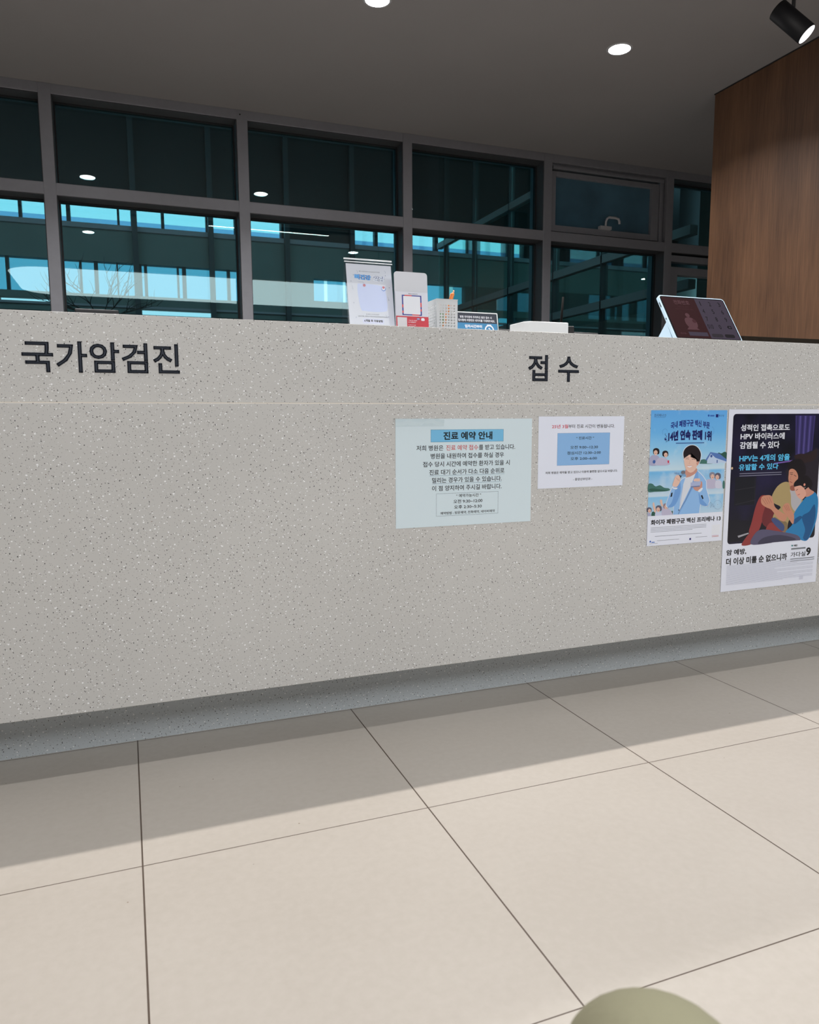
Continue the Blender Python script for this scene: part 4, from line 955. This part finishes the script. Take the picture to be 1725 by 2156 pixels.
def wallholes(bm, x0, x1, z0, z1, y0, y1, hs):
    xs_ = sorted({x0, x1, *[h[0] for h in hs], *[h[1] for h in hs]}); zs_ = sorted({z0, z1, *[h[2] for h in hs], *[h[3] for h in hs]})
    for j in range(len(zs_) - 1):
        run = None
        for i in range(len(xs_)):
            if i < len(xs_) - 1:
                cx, cz = (xs_[i] + xs_[i + 1]) / 2, (zs_[j] + zs_[j + 1]) / 2
                solid = not any(h[0] < cx < h[1] and h[2] < cz < h[3] for h in hs)
            else: solid = False
            if solid and run is None: run = xs_[i]
            if not solid and run is not None:
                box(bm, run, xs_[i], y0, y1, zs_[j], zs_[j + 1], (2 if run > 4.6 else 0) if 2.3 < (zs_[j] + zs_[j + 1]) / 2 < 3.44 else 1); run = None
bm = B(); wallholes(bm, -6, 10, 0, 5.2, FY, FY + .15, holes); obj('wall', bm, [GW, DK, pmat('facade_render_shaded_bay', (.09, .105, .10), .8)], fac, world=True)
bm = B(); box(bm, -6, 10, FY - .05, FY - .001, 3.375, 3.438); o = obj('sill_band', bm, SB_, fac, world=True)
bm = B(); box(bm, -6, 10, FY - .05, FY - .001, 2.374, 2.40); o = obj('sill_band', bm, SB_, fac, world=True)
PU = glass_mat('facade_pane_clear', (.80, .98, 1.0), .05); PL = glass_mat('facade_pane_blue', (.38, .65, .74), .05)
DM = pmat('facade_mullion_dark', (.02, .022, .026), .5)
up_p = [(-5.5, -3.3), (-3.25, -2.2), (-2.15, -1.14), (-1.10, -.58), (-.53, .04), (.07, .21), (.27, .60), (.64, 1.19), (1.29, 1.58), (1.60, 2.24), (3.33, 3.66), (3.71, 4.04), (4.10, 4.64), (4.70, 5.21), (5.31, 5.36), (5.43, 5.84), (5.92, 6.18)]
for k, (a, b_) in enumerate(up_p):
    bm = B(); box(bm, a, b_, FY + .06, FY + .07, 3.44, 3.86); o = obj('window_pane', bm, PU, fac, world=True)
    bm = B(); box(bm, a, b_, FY + .075, FY + .09, 3.44, 3.525); o = obj('lower_screen', bm, glass_mat('frosted_lower_film', (.50, .62, .78), .05) if k == 0 else bpy.data.materials['frosted_lower_film'], fac, world=True)
for (a, b_) in zip(up_p[:-1], up_p[1:]):
    if b_[0] - a[1] < .5:
        bm = B(); box(bm, a[1], b_[0], FY + .03, FY + .12, 3.44, 3.86); obj('mullion', bm, DM, fac, world=True)
lo_p = [(-5.5, -3.2), (-3.1, -1.33), (-1.29, -.76), (-.71, -.46), (-.43, -.28), (-.23, 0.0), (.02, .22), (.245, .29), (.32, .35), (.39, .78), (.805, .85), (.90, 1.24), (1.285, 1.46), (1.50, 1.79), (2.71, 2.87), (2.92, 3.16), (3.2, 3.5), (4.52, 4.90), (4.97, 5.15), (5.77, 6.07)]
for (a, b_) in lo_p:
    z0_, z1_ = (2.54, 2.965) if b_ < 2 else ((1.9, 2.5) if a > 5.5 else (2.60, 2.95))
    bm = B(); box(bm, a, b_, FY + .06, FY + .07, z0_, z1_); obj('window_pane', bm, PL, fac, world=True)
for (a, b_) in zip(lo_p[:-1], lo_p[1:]):
    if b_[0] - a[1] < .12 and b_[0] < 2:
        bm = B(); box(bm, a[1], b_[0], FY + .03, FY + .12, 2.54, 2.965); obj('mullion', bm, DM, fac, world=True)
for x in (-2.7, .25, 1.24, 2.30, 3.27):
    bm = B(); box(bm, x - .035, x + .035, FY - .12, FY - .051, 0, 5.2); obj('column', bm, pmat('courtyard_column', (.06, .062, .07), .5, .3), fac, world=True)
# glazed side wing
wg = thing('glazed_wing', 'glazed side wing with grey horizontal beams seen through the right windows', 'building', (4.6, 8, 0))
BM_ = pmat('wing_beam', (.40, .34, .33), .5, .2)
for z0_, z1_, y0_ in ((3.44, 3.52, 5.4), (2.42, 2.50, 5.3), (1.97, 2.05, 5.3), (.0, .9, 5.3)):
    bm = B(); box(bm, 4.6, 4.68, y0_, 10.84, z0_, z1_); obj('beam', bm, BM_, wg, world=True)
for y in (10.57, 9.59, 8.56, 7.5, 6.58, 5.55):
    bm = B(); box(bm, 4.60, 4.68, y - .012, y + .012, 0, 5.19); obj('mullion', bm, DM, wg, world=True)
WGG = glass_mat('wing_glass', (.70, .88, .86), .05)
for (a, b_) in ((10.84, 10.60), (10.55, 9.62), (9.57, 8.59), (8.54, 7.53), (7.48, 6.61), (6.56, 5.58)):
    for (z0_, z1_) in ((.9, 1.97), (2.05, 2.42), (2.50, 3.44), (3.52, 5.19)):
        bm = B(); box(bm, 4.63, 4.64, min(a, b_), max(a, b_), z0_, z1_); obj('pane', bm, WGG, wg, world=True)
# inner wall of the wing
bm = B(); box(bm, 9.6, 9.7, 5.22, 10.84, 0, 5.19); obj('rear_wall', bm, pmat('wing_rear_wall', (.10, .11, .10), .8), wg, world=True)
# bare shrub
def shrub():
    t = thing('bare_shrub', 'leafless dry shrub outside the left window', 'shrub', (-.12, 6.0, 0))
    rnd = random.Random(11); bm = B()
    def grow_(p, d, L_, r, k):
        pts = [p]; q = Vector(p)
        for i in range(4):
            d = (d + Vector((rnd.uniform(-.25, .25), rnd.uniform(-.2, .2), rnd.uniform(-.12, .14)))).normalized(); q = q + d * L_ / 4; pts.append(q.copy())
            if k > 0 and i > 0:
                for _ in range(2 if k > 1 else 1):
                    nd = (d + Vector((rnd.uniform(-1, 1), rnd.uniform(-.6, .6), rnd.uniform(-.1, .6)))).normalized(); grow_(q.copy(), nd, L_ * .62, r * .6, k - 1)
        tube(bm, pts, [r * (1 - .18 * i) for i in range(5)], 5)
    tube(bm, [(0, 0, 0), (.02, 0, .7), (-.01, .02, 1.62)], [.022, .016, .010], 8)
    for dx, dz in ((-.9, .5), (.8, .45), (.2, .8), (-.5, .7), (1.2, .35), (-1.3, .4)):
        grow_(Vector((-.01, .02, 1.60)), Vector((dx, rnd.uniform(-.3, .3), dz)).normalized(), .26, .006, 2)
    obj('twigs', bm, pmat('bare_bark', (.05, .04, .035), .8), t)
shrub()

# ================================================================== PERSON'S KNEE (lower right)
pr = thing('person', 'seated person in pale olive trousers, only the bent knee in view', 'person', (.272, .325, 0))
def skin(name, pts, edges, radii, m, sub=3):
    me = bpy.data.meshes.new(name); me.from_pydata(pts, edges, []); o = bpy.data.objects.new(name, me); COL.objects.link(o); o.parent = pr
    md = o.modifiers.new('skin', 'SKIN'); sv = me.skin_vertices[0].data
    for i, r in enumerate(radii): sv[i].radius = r if isinstance(r, tuple) else (r, r)
    sv[0].use_root = True; md.use_smooth_shade = True
    s_ = o.modifiers.new('sub', 'SUBSURF'); s_.levels = sub; s_.render_levels = sub; me.materials.append(m); return o
TR = pmat('olive_trouser_cloth', (.27, .255, .165), .9, bump=.4, bscale=120)
leg_pts = [(-.15, -.52, .445), (-.11, -.36, .45), (-.06, -.18, .458), (-.015, -.07, .467), (.012, -.005, .467), (.022, .038, .436), (.015, .045, .34), (.012, .045, .24), (.01, .04, .12)]
skin('trousers', leg_pts, [(i, i + 1) for i in range(8)], [.085, .08, .073, .062, .056, .053, .050, .05, .052], TR)
skin('shoe', [(.01, .0, .05), (.01, .06, .048), (.01, .13, .04), (.01, .20, .034)], [(0, 1), (1, 2), (2, 3)], [(.04, .045), (.042, .042), (.044, .036), (.035, .028)], pmat('dark_shoe', (.03, .03, .03), .5))
